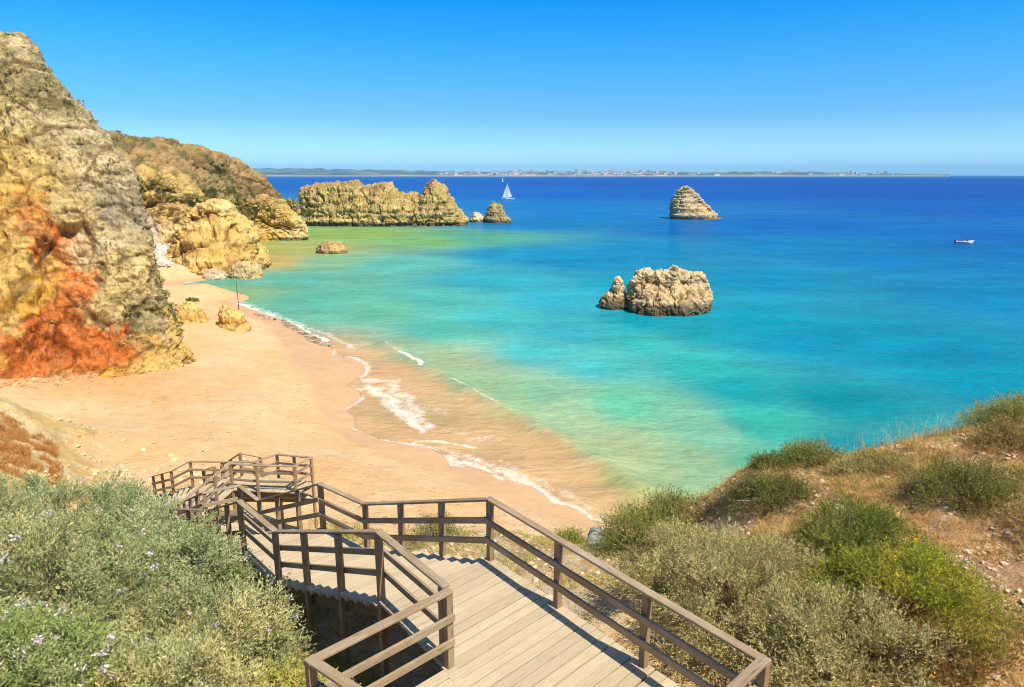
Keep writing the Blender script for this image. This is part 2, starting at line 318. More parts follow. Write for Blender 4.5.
AA, RR = np.meshgrid(ang, rad, indexing='ij'); XY = np.column_stack([(np.sin(AA)*RR).ravel(), (np.cos(AA)*RR).ravel()])
W1 = warp(XY); q = np.column_stack([W1*2.2, W1[:, 0]*0]); W2 = W1+np.column_stack([fbm(q, 4), fbm(q+9, 4)])*.05
KF = 1-.06*smooth(4.2, 6., W1[:, 1])[:, None]
cw = KF*np.concatenate([idw(c, warp(wp), wc, 3.6) for c in np.array_split(W2, 20)])
def dist_poly(xy, pts, w0):
    pts = np.array([PZ(u, v, 0)[:2] for u, v in pts]); best = np.full(len(xy), 1e9)
    for a, b in zip(pts[:-1], pts[1:]):
        ab = b-a; t = np.clip(((xy-a)@ab)/(ab@ab), 0, 1); best = np.minimum(best, np.linalg.norm(xy-a-t[:, None]*ab, axis=1))
    return best/w0
FO = [(EDGE[1:6], .9, .95), ([(195, 283), (240, 300), (285, 318), (330, 336), (355, 348)], .5, .55), (EDGE[5:9], .22, .92), (EDGE[8:12], .22, .88), (EDGE[11:], .30, .85),
      ([(364, 382), (378, 380), (392, 380)], .9, .62), ([(368, 386), (385, 394), (400, 410), (412, 420), (426, 428)], .8, .72), ([(392, 384), (408, 400), (424, 420)], .9, .60), ([(402, 415), (418, 428), (432, 426)], .5, .74), ([(372, 392), (395, 412)], .5, .58),
      ([(318, 366), (335, 376), (347, 389), (362, 389), (372, 386)], .14, .62), ([(407, 446), (418, 441), (432, 441), (450, 443), (475, 447)], .26, .82), ([(412, 446), (440, 448), (455, 455)], .5, .52),
      ([(447, 457), (455, 463), (480, 468), (505, 474)], .5, .70), ([(455, 455), (480, 460), (505, 470), (530, 482)], .6, .56), ([(505, 474), (530, 486), (552, 500)], .4, .70), ([(552, 500), (590, 518), (618, 528)], .3, .66), ([(500, 462), (560, 490), (605, 516)], .5, .46),
      ([(400, 354), (410, 358), (421, 366)], .35, .85), ([(421, 366), (451, 380)], .16, .40), ([(451, 380), (470, 390), (496, 405)], .18, .60), ([(496, 405), (545, 433)], .14, .36), ([(552, 438), (600, 462)], .16, .34), ([(385, 344), (400, 354)], .2, .48),
      ([(335, 340), (355, 345), (372, 345)], .35, .52), ([(155, 262), (172, 277), (190, 283)], 1.3, .66), ([(400, 400), (440, 410)], 1.2, .40), ([(440, 430), (490, 440)], 1., .38)]
foam = np.zeros(len(XY)); near = RR.ravel() < 170
qn = np.column_stack([XY[near]*.55, XY[near][:, 0]*0]); fq1 = fbm(qn, 4)*1.6; fq2 = fbm(qn+31, 4)*1.6
for pts, wd, st in FO:
    wv_ = min(1.1, wd*1.3); XN = XY[near]+np.stack([fq1, fq2], 1)*wv_; d = dist_poly(XN, pts, wd); foam[near] = np.maximum(foam[near], st*(1-smooth(.0, 1.7, d)))
bed = np.full(len(XY), -9.); m_ = RR.ravel() < 300; bed[m_] = height(XY[m_])
depth = -bed; sw = (1-smooth(.07, .24, depth+fbm(np.column_stack([XY*.12, XY[:, 0]*0]), 3)*.08))*(1-smooth(70, 82, XY[:, 1])); sw = (sw*.85)[:, None]; cw = cw*(1-sw)+srgb(222, 180, 132)*KW*1.02*sw
lace = .70*np.exp(-((depth-.012)/.028)**2)*smooth(-.35, .15, fbm(np.column_stack([XY*.16, XY[:, 0]*0]), 3))*(RR.ravel() < 110)*(XY[:, 0] < 12); foam = np.maximum(foam, lace)
alpha = smooth(-.006, .006, depth)
zw = np.zeros(len(XY)); WAVES = [([(385, 344), (403, 355), (430, 368), (451, 380), (494, 404), (545, 433), (600, 462), (640, 490)], .30, 1.0), ([(420, 395), (450, 412), (490, 436), (530, 462)], .07, .8), ([(430, 330), (500, 362), (580, 402), (650, 440)], .10, 1.8), ([(300, 320), (330, 332), (365, 343)], .10, .6)]
for pts, hh_, wd in WAVES: zw[near] += hh_*np.exp(-(dist_poly(XY[near], pts, wd))**2)*(1+.6*fbm(np.column_stack([XY[near]*.25, XY[near][:, 0]*0]), 2))
o = mesh_np('sea', np.column_stack([XY, zw]), grid_faces(na, nr)[:, ::-1], M['water'], {'Col': np.clip(cw, 0, 1), 'alpha': alpha, 'foam': foam})
o['kind'] = 'structure'

# ------------------------------------------------------------------ rock builders
def cat(Pm, n, axis):                 # Catmull-Rom resample of an array along an axis
    Pm = np.moveaxis(Pm, axis, 0); k = len(Pm); t = np.linspace(0, k-1-1e-9, n); i = t.astype(int); f = (t-i).reshape((-1,)+(1,)*(Pm.ndim-1))
    g = lambda j: Pm[np.clip(j, 0, k-1)]
    p0, p1, p2, p3 = g(i-1), g(i), g(i+1), g(i+2)
    o = .5*((2*p1)+(-p0+p2)*f+(2*p0-5*p1+4*p2-p3)*f*f+(-p0+3*p1-3*p2+p3)*f**3)
    return np.moveaxis(o, 0, axis)
def lin(Pm, n, axis):
    Pm = np.moveaxis(Pm, axis, 0); k = len(Pm); t = np.linspace(0, k-1-1e-9, n); i = t.astype(int); f = (t-i).reshape((-1,)+(1,)*(Pm.ndim-1))
    return np.moveaxis(Pm[i]*(1-f)+Pm[i+1]*f, 0, axis)
def normals(g, closed=False):
    du = np.gradient(g, axis=0); dv = np.gradient(g, axis=1); n = np.cross(du, dv); return n/(np.linalg.norm(n, axis=2)[..., None]+1e-9)
def strata(p, f, warpf=.05):
    zz = p[:, 2]+fbm(p*warpf, 3)*1.2
    q = np.column_stack([zz*f, p[:, 0]*.012, p[:, 1]*.012]); return fbm(q, 5, gain=.75)
def rockify(name, g, amp, scale, mat, colfn, strat=(.0, .5), flip=False, keep=None, lumpk=1., extra=None, satk=1.12, dark=.75, lumpb=.6, flutk=.6):
    n = normals(g)
    if flip: n = -n
    sh = g.shape; p = g.reshape(-1, 3); nn = n.reshape(-1, 3)
    d = fbm(p/scale, 3, ridged=True)*.55+fbm(p/scale*2.7+5, 4)*.5+fbm(p/scale*9+3, 4, gain=.6)*.22
    wv = fbm(p/scale*.7+31, 2)
    st = np.tanh(3.2*strata(p, strat[1]))*.5
    wq = p/scale+np.stack([fbm(p/scale*1.3, 3), fbm(p/scale*1.3+9, 3), fbm(p/scale*1.3+19, 3)], 1)*.45
    f1, f2 = worley(wq*np.array([1.1, 1.1, 1.9])); g1, g2 = worley(wq*np.array([2.7, 2.7, 5.4])); h1, h2 = worley(wq*np.array([7, 7, 13.]))
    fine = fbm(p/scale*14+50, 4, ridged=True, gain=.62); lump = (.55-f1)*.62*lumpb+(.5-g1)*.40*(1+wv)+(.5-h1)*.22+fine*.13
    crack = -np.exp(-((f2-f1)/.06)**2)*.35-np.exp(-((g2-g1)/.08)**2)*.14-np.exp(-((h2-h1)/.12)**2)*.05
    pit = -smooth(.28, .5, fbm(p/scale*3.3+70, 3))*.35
    flut = fbm(p*np.array([1, 1, .22])/scale*3.2+77, 4, ridged=True, gain=.6)*.30*flutk
    d = d*.75+(lump+crack+pit)*lumpk+flut
    d = d*amp+st*strat[0]
    if extra is not None: d = d+extra(p)
    if keep is not None: d = d*keep.ravel()
    v = p+nn*d[:, None]; v[:, 2] += 0
    g2 = v.reshape(sh); n2 = normals(g2).reshape(-1, 3)
    if flip: n2 = -n2
    C = colfn(v, n2, d/amp, st, p); C = sat(C, satk); cr = smooth(.10, .5, -(lump*.6+crack*1.6+pit*1.5))[:, None]; C = C*(1-dark*.6*cr*np.array([[.9, 1, 1.1]]))  # crevice shade put into the colour: cracks, pits and hollows darkened
    f = grid_faces(sh[0], sh[1])
    if flip: f = f[:, ::-1]
    return mesh_np(name, v, f, mat, {'Col': np.clip(C, .01, .95)})
def lerp(a, b, t): return a+(b-a)*t[:, None]
def rock_cols(pal_lo, pal_mid, pal_hi, sea=None, top=None, topn=.6, sea_h=1.2):
    pal_lo, pal_mid, pal_hi = map(np.array, (pal_lo, pal_mid, pal_hi))
    def fn(v, n, d, st, p):
        c = lerp(pal_mid[None]+v*0, pal_hi[None], smooth(-.1, .5, st+fbm(v*.3, 3)*.5)); c = lerp(c, pal_lo[None], smooth(.05, .55, -st+fbm(v*.21+7, 3)*.5)*.8)
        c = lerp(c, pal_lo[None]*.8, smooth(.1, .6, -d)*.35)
        if top is not None:
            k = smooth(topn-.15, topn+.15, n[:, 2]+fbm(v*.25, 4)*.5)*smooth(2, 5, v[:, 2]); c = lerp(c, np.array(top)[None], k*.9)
        if sea is not None: c = lerp(c, np.array(sea)[None], (1-smooth(sea_h*.5, sea_h, v[:, 2]+fbm(v*.6, 3)*.9))*.9)
        return c
    return fn
def ridge_rock(name, crest, vbase, depth, mat, colfn, amp, scale, strat, lab, cat_, nc=220, nrw=110, lean=.25, D0=None, group=None, base_z=-1.2, shoulder=.8, expo=.45):
    u0, u1 = crest[0][0], crest[-1][0]; us = np.linspace(u0, u1, nc); vs = np.interp(us, [c[0] for c in crest], [c[1] for c in crest])
    Df = PZ((u0+u1)/2, vbase, 0)[1] if D0 is None else D0; Dc = Df+depth/2
    cols = []
    for u, v in zip(us, vs):
        t = (u-(u0+u1)/2)/((u1-u0)/2); hd = depth/2*max(1-abs(t)**2.4, .0)**expo
        c = P(u, v, Dc); h = max(c[2], .15)
        x0 = c[0]/Dc
        def q(Dd, zz): return (x0*(Dc+(Dd-Dc)*.5), Dd, zz)
        cols.append([q(Dc-hd*1.05, base_z), q(Dc-hd, .1*h), q(Dc-hd*(1-lean*.5), h*.45), q(Dc-hd*(1-lean)*.8, h*shoulder), q(Dc-hd*.25, h*.96), (c[0], Dc, h), q(Dc+hd*.3, h*.95), q(Dc+hd*.85, h*.7), q(Dc+hd, .1*h), q(Dc+hd*1.05, base_z)])
    g = cat(np.array(cols), nrw, 1)
    t = np.abs(np.linspace(-1, 1, nc)); keep = np.repeat((1-smooth(.97, 1, t)*.8)[:, None], nrw, 1)
    o = rockify(name, g, amp, scale, mat, colfn, strat, keep=keep)
    return tag(o, lab, cat_, group)

# left cliff -------------------------------------------------------
LC = [((-420, 400, 40), (-420, -130, 54)), ((-200, 402, 43), (-200, -60, 60)), ((-60, 394, 46), (-60, 5, 64)), ((0, 388, 48), (-2, 40, 65)), ((35, 386, 49), (21, 47, 65)), ((70, 382, 50.5), (42, 76, 64)), ((105, 376, 52), (69, 108, 63.5)), ((135, 372, 53.5), (96, 136, 63)),
      ((160, 367, 55), (124, 170, 62.5)), ((176, 363, 56.5), (138, 222, 62)), ((184, 361, 57.5), (143, 265, 61.5)), ((187, 360, 58), (156, 318, 60.5)), ((189, 360, 58.6), (187, 356, 59))]
cols = []
bul = [.2, .6, 1., 1., 1.2, 1.4, 1.4, 1.2, .8, .5, .3, .1, 0]
for i, (b, r) in enumerate(LC):
    B = P(*b); Rr = P(*r); k = bul[i]
    out = np.array([.45, -.85, .15])
    back = np.array([-14., 22., 0]) if i < 9 else np.array([-6., 9., 0])*(12-i)/3+np.array([-.5, 1., 0])
    Bb = B-np.array([0, 0, 1.5])+out*.3
    l1 = B+(Rr-B)*.25-out*.3*k; l2 = B+(Rr-B)*.5+out*.4*k; l3 = B+(Rr-B)*.78+out*.9*k
    kb = Rr+back*.45; kb[2] = Rr[2]*.99+.3 if i < 8 else Rr[2]*.8
    kk = Rr+back; kk[2] = (Rr[2]*1.02 if i < 4 else Rr[2]*.55)
    kz = Rr+back*1.4; kz[2] = .5 if i > 3 else Rr[2]
    cols.append([Bb, B, l1, l2, l3, Rr, kb, kk, kz])
g = lin(cat(np.array(cols), 60, 0), 430, 0); g = cat(np.array(cols), 430, 0); g = cat(g, 420, 1)
def anch(L): return np.array([P(u, v, D) for u, v, D, *_ in L]), np.array([c for *_, c in L])
GT = (.58, .46, .28); YO = (.66, .45, .18); RE = (.54, .18, .065); OC = (.62, .36, .10); DK = (.38, .31, .17); YT = (.60, .46, .23); LR = (.62, .28, .11)
AN = [(35, 350, 50, RE), (60, 335, 50, RE), (95, 352, 52, RE), (50, 290, 52, RE), (48, 250, 54, RE), (42, 222, 55, LR), (62, 262, 54, RE), (75, 290, 53, RE), (88, 318, 52, RE), (70, 310, 52, RE), (62, 240, 55, RE), (72, 262, 54, RE), (85, 290, 53.5, RE), (98, 325, 52.5, RE), (58, 310, 52, RE), (75, 350, 51, RE), (108, 330, 54, RE), (55, 225, 56, RE), (45, 305, 52, RE), (115, 355, 53.5, RE), (30, 360, 50, RE), (20, 372, 49, RE), (50, 372, 50, RE), (80, 372, 51, LR), (110, 362, 53, RE), (124, 372, 53, LR), (108, 345, 53, RE), (45, 325, 51, RE), (32, 335, 51, RE), (20, 350, 50.5, RE), (10, 375, 49, LR),
      (5, 200, 57, YO), (12, 240, 54, YO), (15, 215, 56, YO), (20, 262, 53, YO), (5, 265, 53, YO), (30, 285, 52, OC), (28, 262, 53, OC), (8, 290, 52, YO), (18, 310, 51, OC), (5, 325, 50, YO), (8, 350, 50, OC), (28, 185, 58, YO), (28, 215, 56, OC), (140, 368, 54, YO), (165, 362, 55.5, YO), (180, 352, 57, YO), (170, 340, 58, YO), (150, 355, 56, OC), (110, 380, 52, OC),
      (60, 120, 61, GT), (100, 190, 60, GT), (120, 250, 58, GT), (80, 170, 61, GT), (60, 160, 61, GT), (95, 240, 57, GT), (85, 215, 58, YT), (130, 215, 60, (.42, .35, .24)), (110, 215, 59, (.36, .30, .20)), (100, 262, 56, YT), (40, 140, 61, YT), (130, 290, 58, YT), (112, 300, 55, YT), (145, 270, 59, YT), (135, 320, 56, DK), (148, 335, 56.5, DK),
      (128, 345, 55, (.50, .33, .13)), (20, 80, 63, DK), (5, 60, 64, GT), (30, 60, 64, GT), (5, 110, 61, YT), (15, 150, 60, YT), (5, 168, 59, YO), (50, 95, 62, DK), (155, 305, 59, DK), (50, 185, 59, YT), (65, 215, 57, YT), (-200, 300, 48, OC), (-200, 0, 60, DK), (-100, 100, 58, GT)]
acp, acc = anch(AN)
def left_col(v, n, d, st, p):
    wv = np.column_stack([fbm(v*.16, 4), fbm(v*.16+11, 4), fbm(v*.16+23, 4)])*2.2+np.column_stack([fbm(v*.75+51, 4), fbm(v*.75+61, 4), fbm(v*.75+71, 4)])*2.2
    c = np.concatenate([idw(q, acp, acc, 8.) for q in np.array_split(v+wv, 12)])
    c = c*(1+.16*st[:, None]+.18*fbm(v*1.1, 4)[:, None])
    gl = smooth(.0, .35, strata(p, 1.6)+.2*fbm(v*.9, 3))[:, None]*.28; c = c*(1-gl)
    spk = smooth(.12, .36, fbm(v*2.6+9, 3))[:, None]; c = c*(1-.38*spk); lt = smooth(.15, .4, fbm(v*1.7+29, 4))[:, None]; c = c+(np.array([.66, .52, .32])-c)*lt*.25
    up = smooth(10, 24, v[:, 2]); k = smooth(.08, .34, fbm(v*.6+40, 4)+.30*up+(n[:, 2]-.5)*.35-.08)
    c = lerp(c, np.array([[.27, .21, .10]]), k*.6)
    k2 = smooth(.25, .5, fbm(v*.8+3, 3)+(n[:, 2]-.5)*.3)*up; c = lerp(c, np.array([[.10, .12, .035]]), k2*.6)
    return c
rp_ = [(30, 345, 50, 1), (60, 335, 50, 1), (95, 352, 52, .6), (40, 290, 52, 1), (52, 240, 55, 1), (112, 366, 53, .3), (80, 310, 52, 1), (55, 270, 53, 1), (60, 372, 49, .5), (90, 280, 54, .2), (5, 200, 57, -1), (12, 240, 54, -1.2), (15, 290, 53, -1.2), (8, 340, 51, -1.), (25, 215, 56, -.8), (140, 368, 54, 0), (100, 200, 60, 0), (60, 120, 61, 0), (130, 290, 58, 0), (120, 250, 58, 0), (70, 210, 59, 0)]
rcp = np.array([P(u, v, D) for u, v, D, _ in rp_]); rcv = np.array([[q[3]] for q in rp_])
def recess(p):
    wv = np.stack([fbm(p*.2, 4), fbm(p*.2+11, 4), fbm(p*.2+23, 4)], 1)*2.2
    k = np.concatenate([idw(q, rcp, rcv, 5)[:, 0] for q in np.array_split(p+wv, 12)]); r_ = smooth(.25, .7, k); y_ = smooth(.25, .8, -k)
    w1, w2 = worley(p/2.3+wv*.15); w3, w4 = worley(p/.9)
    return -r_*1.1+y_*1.0+r_*((.5-w1)*.7+(.5-w3)*.6)+.35*fbm(p/.8+5, 4, ridged=True)
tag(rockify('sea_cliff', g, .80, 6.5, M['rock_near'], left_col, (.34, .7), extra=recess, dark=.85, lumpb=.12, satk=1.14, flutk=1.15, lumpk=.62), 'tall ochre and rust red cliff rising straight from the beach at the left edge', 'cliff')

# middle headland --------------------------------------------------
MC = [((20, 264, 150), (20, 200, 158), (20, 120, 190)), ((90, 264, 150), (90, 190, 158), (85, 128, 190)), ((120, 262, 150), (122, 180, 160), (105, 134, 190)), ((152, 252, 151), (150, 174, 161), (144, 142, 192)), ((180, 252, 151), (182, 182, 161), (173, 147, 195)),
      ((206, 248, 160), (204, 196, 166), (209, 154, 200)), ((238, 242, 186), (236, 198, 189), (231, 162, 208)), ((262, 240.5, 192), (260, 200, 195), (254, 174, 208)), ((282, 240, 193), (280, 205, 196), (268, 187, 207)), ((298, 239.5, 193), (292, 217, 196), (280, 198, 205)), ((306, 239, 194), (301, 226, 196), (293, 213, 203)), ((308, 238.5, 196), (307, 234, 197), (304, 231, 199))]
cols = []
for i, (b, t, r) in enumerate(MC):
    B = P(*b); T = P(*t); Rr = P(*r); Bb = B.copy(); Bb[2] = -1.5; bk = Rr*(1+22/Rr[1])-np.array([6, 0, 0]); bk[2] = Rr[2]*.45; bz = Rr*(1+40/Rr[1])-np.array([14, 0, 0]); bz[2] = -1.5
    if i == 11: bk = Rr+np.array([-1.2, 3, -.5]); bz = Rr+np.array([-2.5, 6, -3])
    cols.append([Bb, B, B+(T-B)*.35+np.array([0, .8, 0]), B+(T-B)*.75-np.array([0, .6, 0]), T, T+(Rr-T)*.4+np.array([0, 0, .6]), Rr, bk, bz])
g = cat(np.array(cols), 420, 0); g = cat(g, 300, 1)
BR = (.36, .23, .115); BG = (.20, .155, .07); YC = (.66, .45, .18); PY = (.70, .53, .27); PB = (.66, .52, .40); OCc = (.52, .33, .11)
AN2 = [(140, 200, 155, YC), (165, 205, 155, YC), (185, 200, 155, YC), (175, 230, 152, PY), (152, 240, 151, PB), (160, 232, 152, PB), (130, 230, 152, PY), (120, 160, 170, BR), (140, 175, 160, YC), (155, 150, 185, BR), (180, 165, 170, BR), (200, 170, 180, BR), (220, 175, 190, BG), (240, 175, 200, BR), (210, 158, 200, BR), (240, 190, 196, BG),
       (200, 190, 170, BG), (255, 195, 200, BR), (232, 205, 189, BG), (265, 210, 195, YC), (285, 215, 195, YC), (275, 230, 193, OCc), (295, 232, 193, PY), (260, 225, 192, OCc), (245, 225, 190, OCc), (240, 215, 189, YC), (215, 215, 170, YC), (215, 235, 165, OCc), (130, 145, 185, BG), (115, 150, 180, BG), (255, 182, 206, BR), (272, 196, 204, BR), (285, 208, 203, YC), (260, 188, 200, BG)]
acp2, acc2 = anch(AN2)
def mid_col(v, n, d, st, p):
    wv = np.column_stack([fbm(v*.05, 4), fbm(v*.05+11, 4), fbm(v*.05+23, 4)])*10
    c = np.concatenate([idw(q, acp2, acc2, 4.5) for q in np.array_split(v+wv, 12)])
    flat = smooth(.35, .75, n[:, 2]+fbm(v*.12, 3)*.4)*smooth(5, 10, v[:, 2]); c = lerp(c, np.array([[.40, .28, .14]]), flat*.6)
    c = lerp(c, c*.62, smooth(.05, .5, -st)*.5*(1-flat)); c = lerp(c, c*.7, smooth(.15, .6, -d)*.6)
    k = smooth(.05, .35, fbm(v*.22+40, 4)+(n[:, 2]-.6)*.5)*smooth(5, 12, v[:, 2]); c = lerp(c, np.array([[.09, .10, .035]]), k*.75)
    c = lerp(c, np.array([[.16, .12, .07]]), (1-smooth(.5, 1.3, v[:, 2]))*(v[:, 0] > -66)*.9)
    return c*(1+.12*fbm(v*.4, 3)[:, None])
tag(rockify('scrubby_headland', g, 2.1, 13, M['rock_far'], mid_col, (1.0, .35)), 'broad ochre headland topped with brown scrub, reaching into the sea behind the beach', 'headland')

yel = rock_cols((.50, .31, .10), (.66, .44, .17), (.72, .55, .27), sea=(.22, .15, .08), sea_h=1.1)
ridge_rock('cliff_outcrop', [(172, 266), (174, 244), (180, 228), (190, 219), (199, 211), (205, 206), (212, 205), (220, 206), (226, 208), (231, 215), (238, 222), (246, 230), (252, 242), (258, 254), (266, 268)], 278, 27, M['rock_far'], yel, 1.9, 9.5, (.9, .35), 'rounded bare yellow rock bulge with hollows at the foot of the headland', 'rock', lean=.6, nc=300, nrw=200)
ridge_rock('beach_boulder', [(202, 275), (206, 270), (216, 269), (223, 272), (227, 276)], 280, 4, M['boulder'], rock_cols((.4, .3, .2), (.6, .46, .32), (.68, .56, .42)), .35, 2.5, (.1, 1), 'small pale pinkish boulder lying in the shallows by the yellow outcrop', 'boulder', nc=80, nrw=60)
ridge_rock('beach_boulder', [(229, 274), (234, 266), (244, 263), (254, 262), (260, 267), (262, 276)], 279, 5, M['boulder'], rock_cols((.35, .25, .12), (.55, .42, .22), (.66, .55, .36)), .5, 3, (.15, 1), 'larger brown and cream boulder in the shallows right of the pale one', 'boulder', nc=90, nrw=60)

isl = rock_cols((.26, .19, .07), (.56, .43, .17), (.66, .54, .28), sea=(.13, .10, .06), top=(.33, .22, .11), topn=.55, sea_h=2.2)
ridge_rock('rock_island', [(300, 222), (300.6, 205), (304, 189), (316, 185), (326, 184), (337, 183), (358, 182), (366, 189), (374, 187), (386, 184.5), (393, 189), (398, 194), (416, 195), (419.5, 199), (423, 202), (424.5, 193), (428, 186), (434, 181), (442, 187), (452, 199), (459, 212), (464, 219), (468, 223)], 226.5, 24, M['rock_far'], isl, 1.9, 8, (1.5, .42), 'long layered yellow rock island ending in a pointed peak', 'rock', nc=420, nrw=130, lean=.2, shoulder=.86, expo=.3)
ridge_rock('rock_stack', [(470, 221.5), (472, 216), (475, 213), (479, 213.5), (482, 215.5), (486, 221)], 222.5, 8, M['rock_far'], rock_cols((.4, .32, .2), (.6, .5, .34), (.68, .58, .42), sea=(.2, .15, .1)), .6, 4, (.4, .6), 'low pale rock in the sea between the long island and the dark stub', 'rock', nc=80, nrw=60)
ridge_rock('rock_stack', [(485, 221.5), (487, 212), (489, 206), (492.7, 202.5), (501, 204), (504, 213), (508, 218), (510.5, 221.5)], 223, 10, M['rock_far'], rock_cols((.2, .15, .08), (.40, .32, .17), (.52, .42, .26), sea=(.15, .12, .08)), .8, 4, (.7, .5), 'brown stubby rock stack in the sea just right of the low pale rock', 'rock', nc=110, nrw=80)
ridge_rock('rock_stack', [(316.5, 252), (317.5, 246), (322, 243), (328, 241.3), (334, 242.5), (340, 242.3), (344, 247), (347, 252)], 254, 6, M['boulder'], rock_cols((.3, .2, .09), (.52, .38, .18), (.6, .46, .26), sea=(.2, .14, .08), sea_h=.7), .5, 3, (.25, .8), 'flat low rock in the shallow lagoon in front of the long island', 'rock', nc=90, nrw=60)

ridge_rock('rock_stack', [(670.5, 219), (671.5, 206), (674, 197), (677, 192), (682, 187.5), (686, 185.5), (689, 187), (694, 192), (701, 200), (708, 207), (714, 213), (722, 219)], 219.5, 15, M['rock_far'], rock_cols((.28, .20, .10), (.56, .43, .24), (.62, .51, .33), sea=(.25, .19, .11), sea_h=1.4), .8, 6, (1.7, .55), 'lone pyramid shaped rock stack with banded layers, far out on the right', 'rock', nc=160, nrw=150, lean=.6, shoulder=.72)
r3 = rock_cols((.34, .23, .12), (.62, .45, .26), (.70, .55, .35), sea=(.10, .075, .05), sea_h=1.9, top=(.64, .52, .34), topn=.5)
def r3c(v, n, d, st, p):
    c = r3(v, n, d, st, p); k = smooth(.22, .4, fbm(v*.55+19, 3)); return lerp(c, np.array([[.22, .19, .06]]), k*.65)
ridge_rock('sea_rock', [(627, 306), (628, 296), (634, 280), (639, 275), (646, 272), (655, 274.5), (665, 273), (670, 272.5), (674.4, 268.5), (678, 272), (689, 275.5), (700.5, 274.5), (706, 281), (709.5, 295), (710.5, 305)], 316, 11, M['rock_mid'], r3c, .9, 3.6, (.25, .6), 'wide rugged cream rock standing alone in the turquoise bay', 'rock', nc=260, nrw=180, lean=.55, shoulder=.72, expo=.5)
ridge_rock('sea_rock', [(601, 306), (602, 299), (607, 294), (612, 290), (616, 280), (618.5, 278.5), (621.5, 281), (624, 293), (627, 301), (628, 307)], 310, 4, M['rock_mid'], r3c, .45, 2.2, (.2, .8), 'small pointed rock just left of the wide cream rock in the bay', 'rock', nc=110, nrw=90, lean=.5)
bl = rock_cols((.5, .30, .10), (.66, .44, .18), (.72, .52, .26))
ridge_rock('beach_rock', [(168, 330), (170, 318), (176, 309), (184, 303), (192, 304), (199, 309), (206, 317), (209, 325), (207, 330)], 333, 6, M['boulder'], bl, .35, 3, (.15, 1), 'rounded yellow sandstone hump on the beach with two green bushes on it', 'rock', nc=110, nrw=80, D0=PZ(188, 333, 1.3)[1], base_z=.3, lean=.5)
ridge_rock('beach_rock', [(218, 332), (219, 320), (221, 309), (224, 306), (232, 309), (240, 313), (246, 320), (251, 333)], 334, 4, M['boulder'], bl, .28, 2.2, (.35, 1.3), 'flat topped sandstone block with a fluted left face, alone on the sand', 'rock', nc=110, nrw=80, D0=PZ(234, 334, 1.0)[1], base_z=.2, lean=.3)

# ------------------------------------------------------------------ wood
def wood_mat(name, c0, c1, grey, gfac, kn_=.55):
    m = NT(name); g = m.attr('gc', 'Vector')
    mp = m.n('ShaderNodeMapping'); mp.inputs['Scale'].default_value = (1.3, 40, 40); m.l(g, mp.inputs[0])
    a = m.noise(1.0, 5, .6, mp.outputs[0], .6)
    mp2 = m.n('ShaderNodeMapping'); mp2.inputs['Scale'].default_value = (4, 90, 90); m.l(g, mp2.inputs[0]); b = m.noise(1.0, 3, .6, mp2.outputs[0])
    mp3 = m.n('ShaderNodeMapping'); mp3.inputs['Scale'].default_value = (1, 2, 2); m.l(g, mp3.inputs[0]); d = m.noise(1.2, 4, .6, mp3.outputs[0])
    c = m.mix(m.rng(a, .2, .8, 0, 1), c0, c1); c = m.mix(m.rng(d, .35, .7, 0, gfac), c, grey)
    v = m.n('ShaderNodeTexVoronoi', feature='F1'); v.inputs['Scale'].default_value = 1.0
    mp4 = m.n('ShaderNodeMapping'); mp4.inputs['Scale'].default_value = (2.6, 14, 14); m.l(g, mp4.inputs[0]); m.l(mp4.outputs[0], v.inputs['Vector'])
    kn = m.rng(v.outputs['Distance'], .08, .2, kn_, 1)
    f = m.math('MULTIPLY', m.attr('tone', 'Fac'), m.math('MULTIPLY', m.rng(b, .3, .7, .84, 1.1), kn))
    m.l(m.scalecol(c, f), m.b.inputs['Base Color']); m.b.inputs['Roughness'].default_value = .82; m.b.inputs['Specular IOR Level'].default_value = .12
    bb = m.bump(a, .5, .006); bb = m.bump(b, .5, .003, bb); m.l(bb, m.b.inputs['Normal']); return m.m
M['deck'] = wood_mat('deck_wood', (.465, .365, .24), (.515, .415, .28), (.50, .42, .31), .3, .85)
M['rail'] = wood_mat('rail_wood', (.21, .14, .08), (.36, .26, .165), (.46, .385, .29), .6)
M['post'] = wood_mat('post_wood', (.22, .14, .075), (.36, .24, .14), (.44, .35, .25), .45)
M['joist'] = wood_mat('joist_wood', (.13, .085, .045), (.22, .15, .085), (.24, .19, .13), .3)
class Wood:
    def __init__(s): s.V = []; s.F = []; s.g = []; s.t = []
    def box(s, p0, p1, w, h, up=(0, 0, 1), tone=None):
        p0 = np.array(p0, float); p1 = np.array(p1, float); d = p1-p0; L = np.linalg.norm(d); d /= L
        up = np.array(up, float); side = np.cross(d, up); side /= np.linalg.norm(side); u2 = np.cross(side, d)
        off = rng.uniform(-50, 50, 3); t = tone if tone is not None else rng.uniform(.90, 1.08); b = len(s.V)
        bow = rng.normal()*.0015*L
        for a, q in ((0, p0), (L, p1)):
            for i, j in ((-1, -1), (1, -1), (1, 1), (-1, 1)):
                s.V.append(q+side*(i*w/2+bow)+u2*j*h/2); s.g.append(off+np.array([a, i*w/2, j*h/2])); s.t.append(t)
        s.F += [[b, b+3, b+2, b+1], [b+4, b+5, b+6, b+7]]+[[b+i, b+(i+1) % 4, b+4+(i+1) % 4, b+4+i] for i in range(4)]
    def build(s, name, mat, parent, bev=.005):
        F_ = np.array(s.F); o = mesh_np(name, np.array(s.V), F_, mat, {'tone': np.array(s.t)}, False, parent)
        at = o.data.attributes.new('gc', 'FLOAT_VECTOR', 'POINT'); at.data.foreach_set('vector', np.array(s.g, np.float32).ravel())
        if bev:
            md = o.modifiers.new('edge', 'BEVEL'); md.width = bev; md.segments = 1; md.limit_method = 'ANGLE'
        return o
stairs = empty('wooden_staircase')
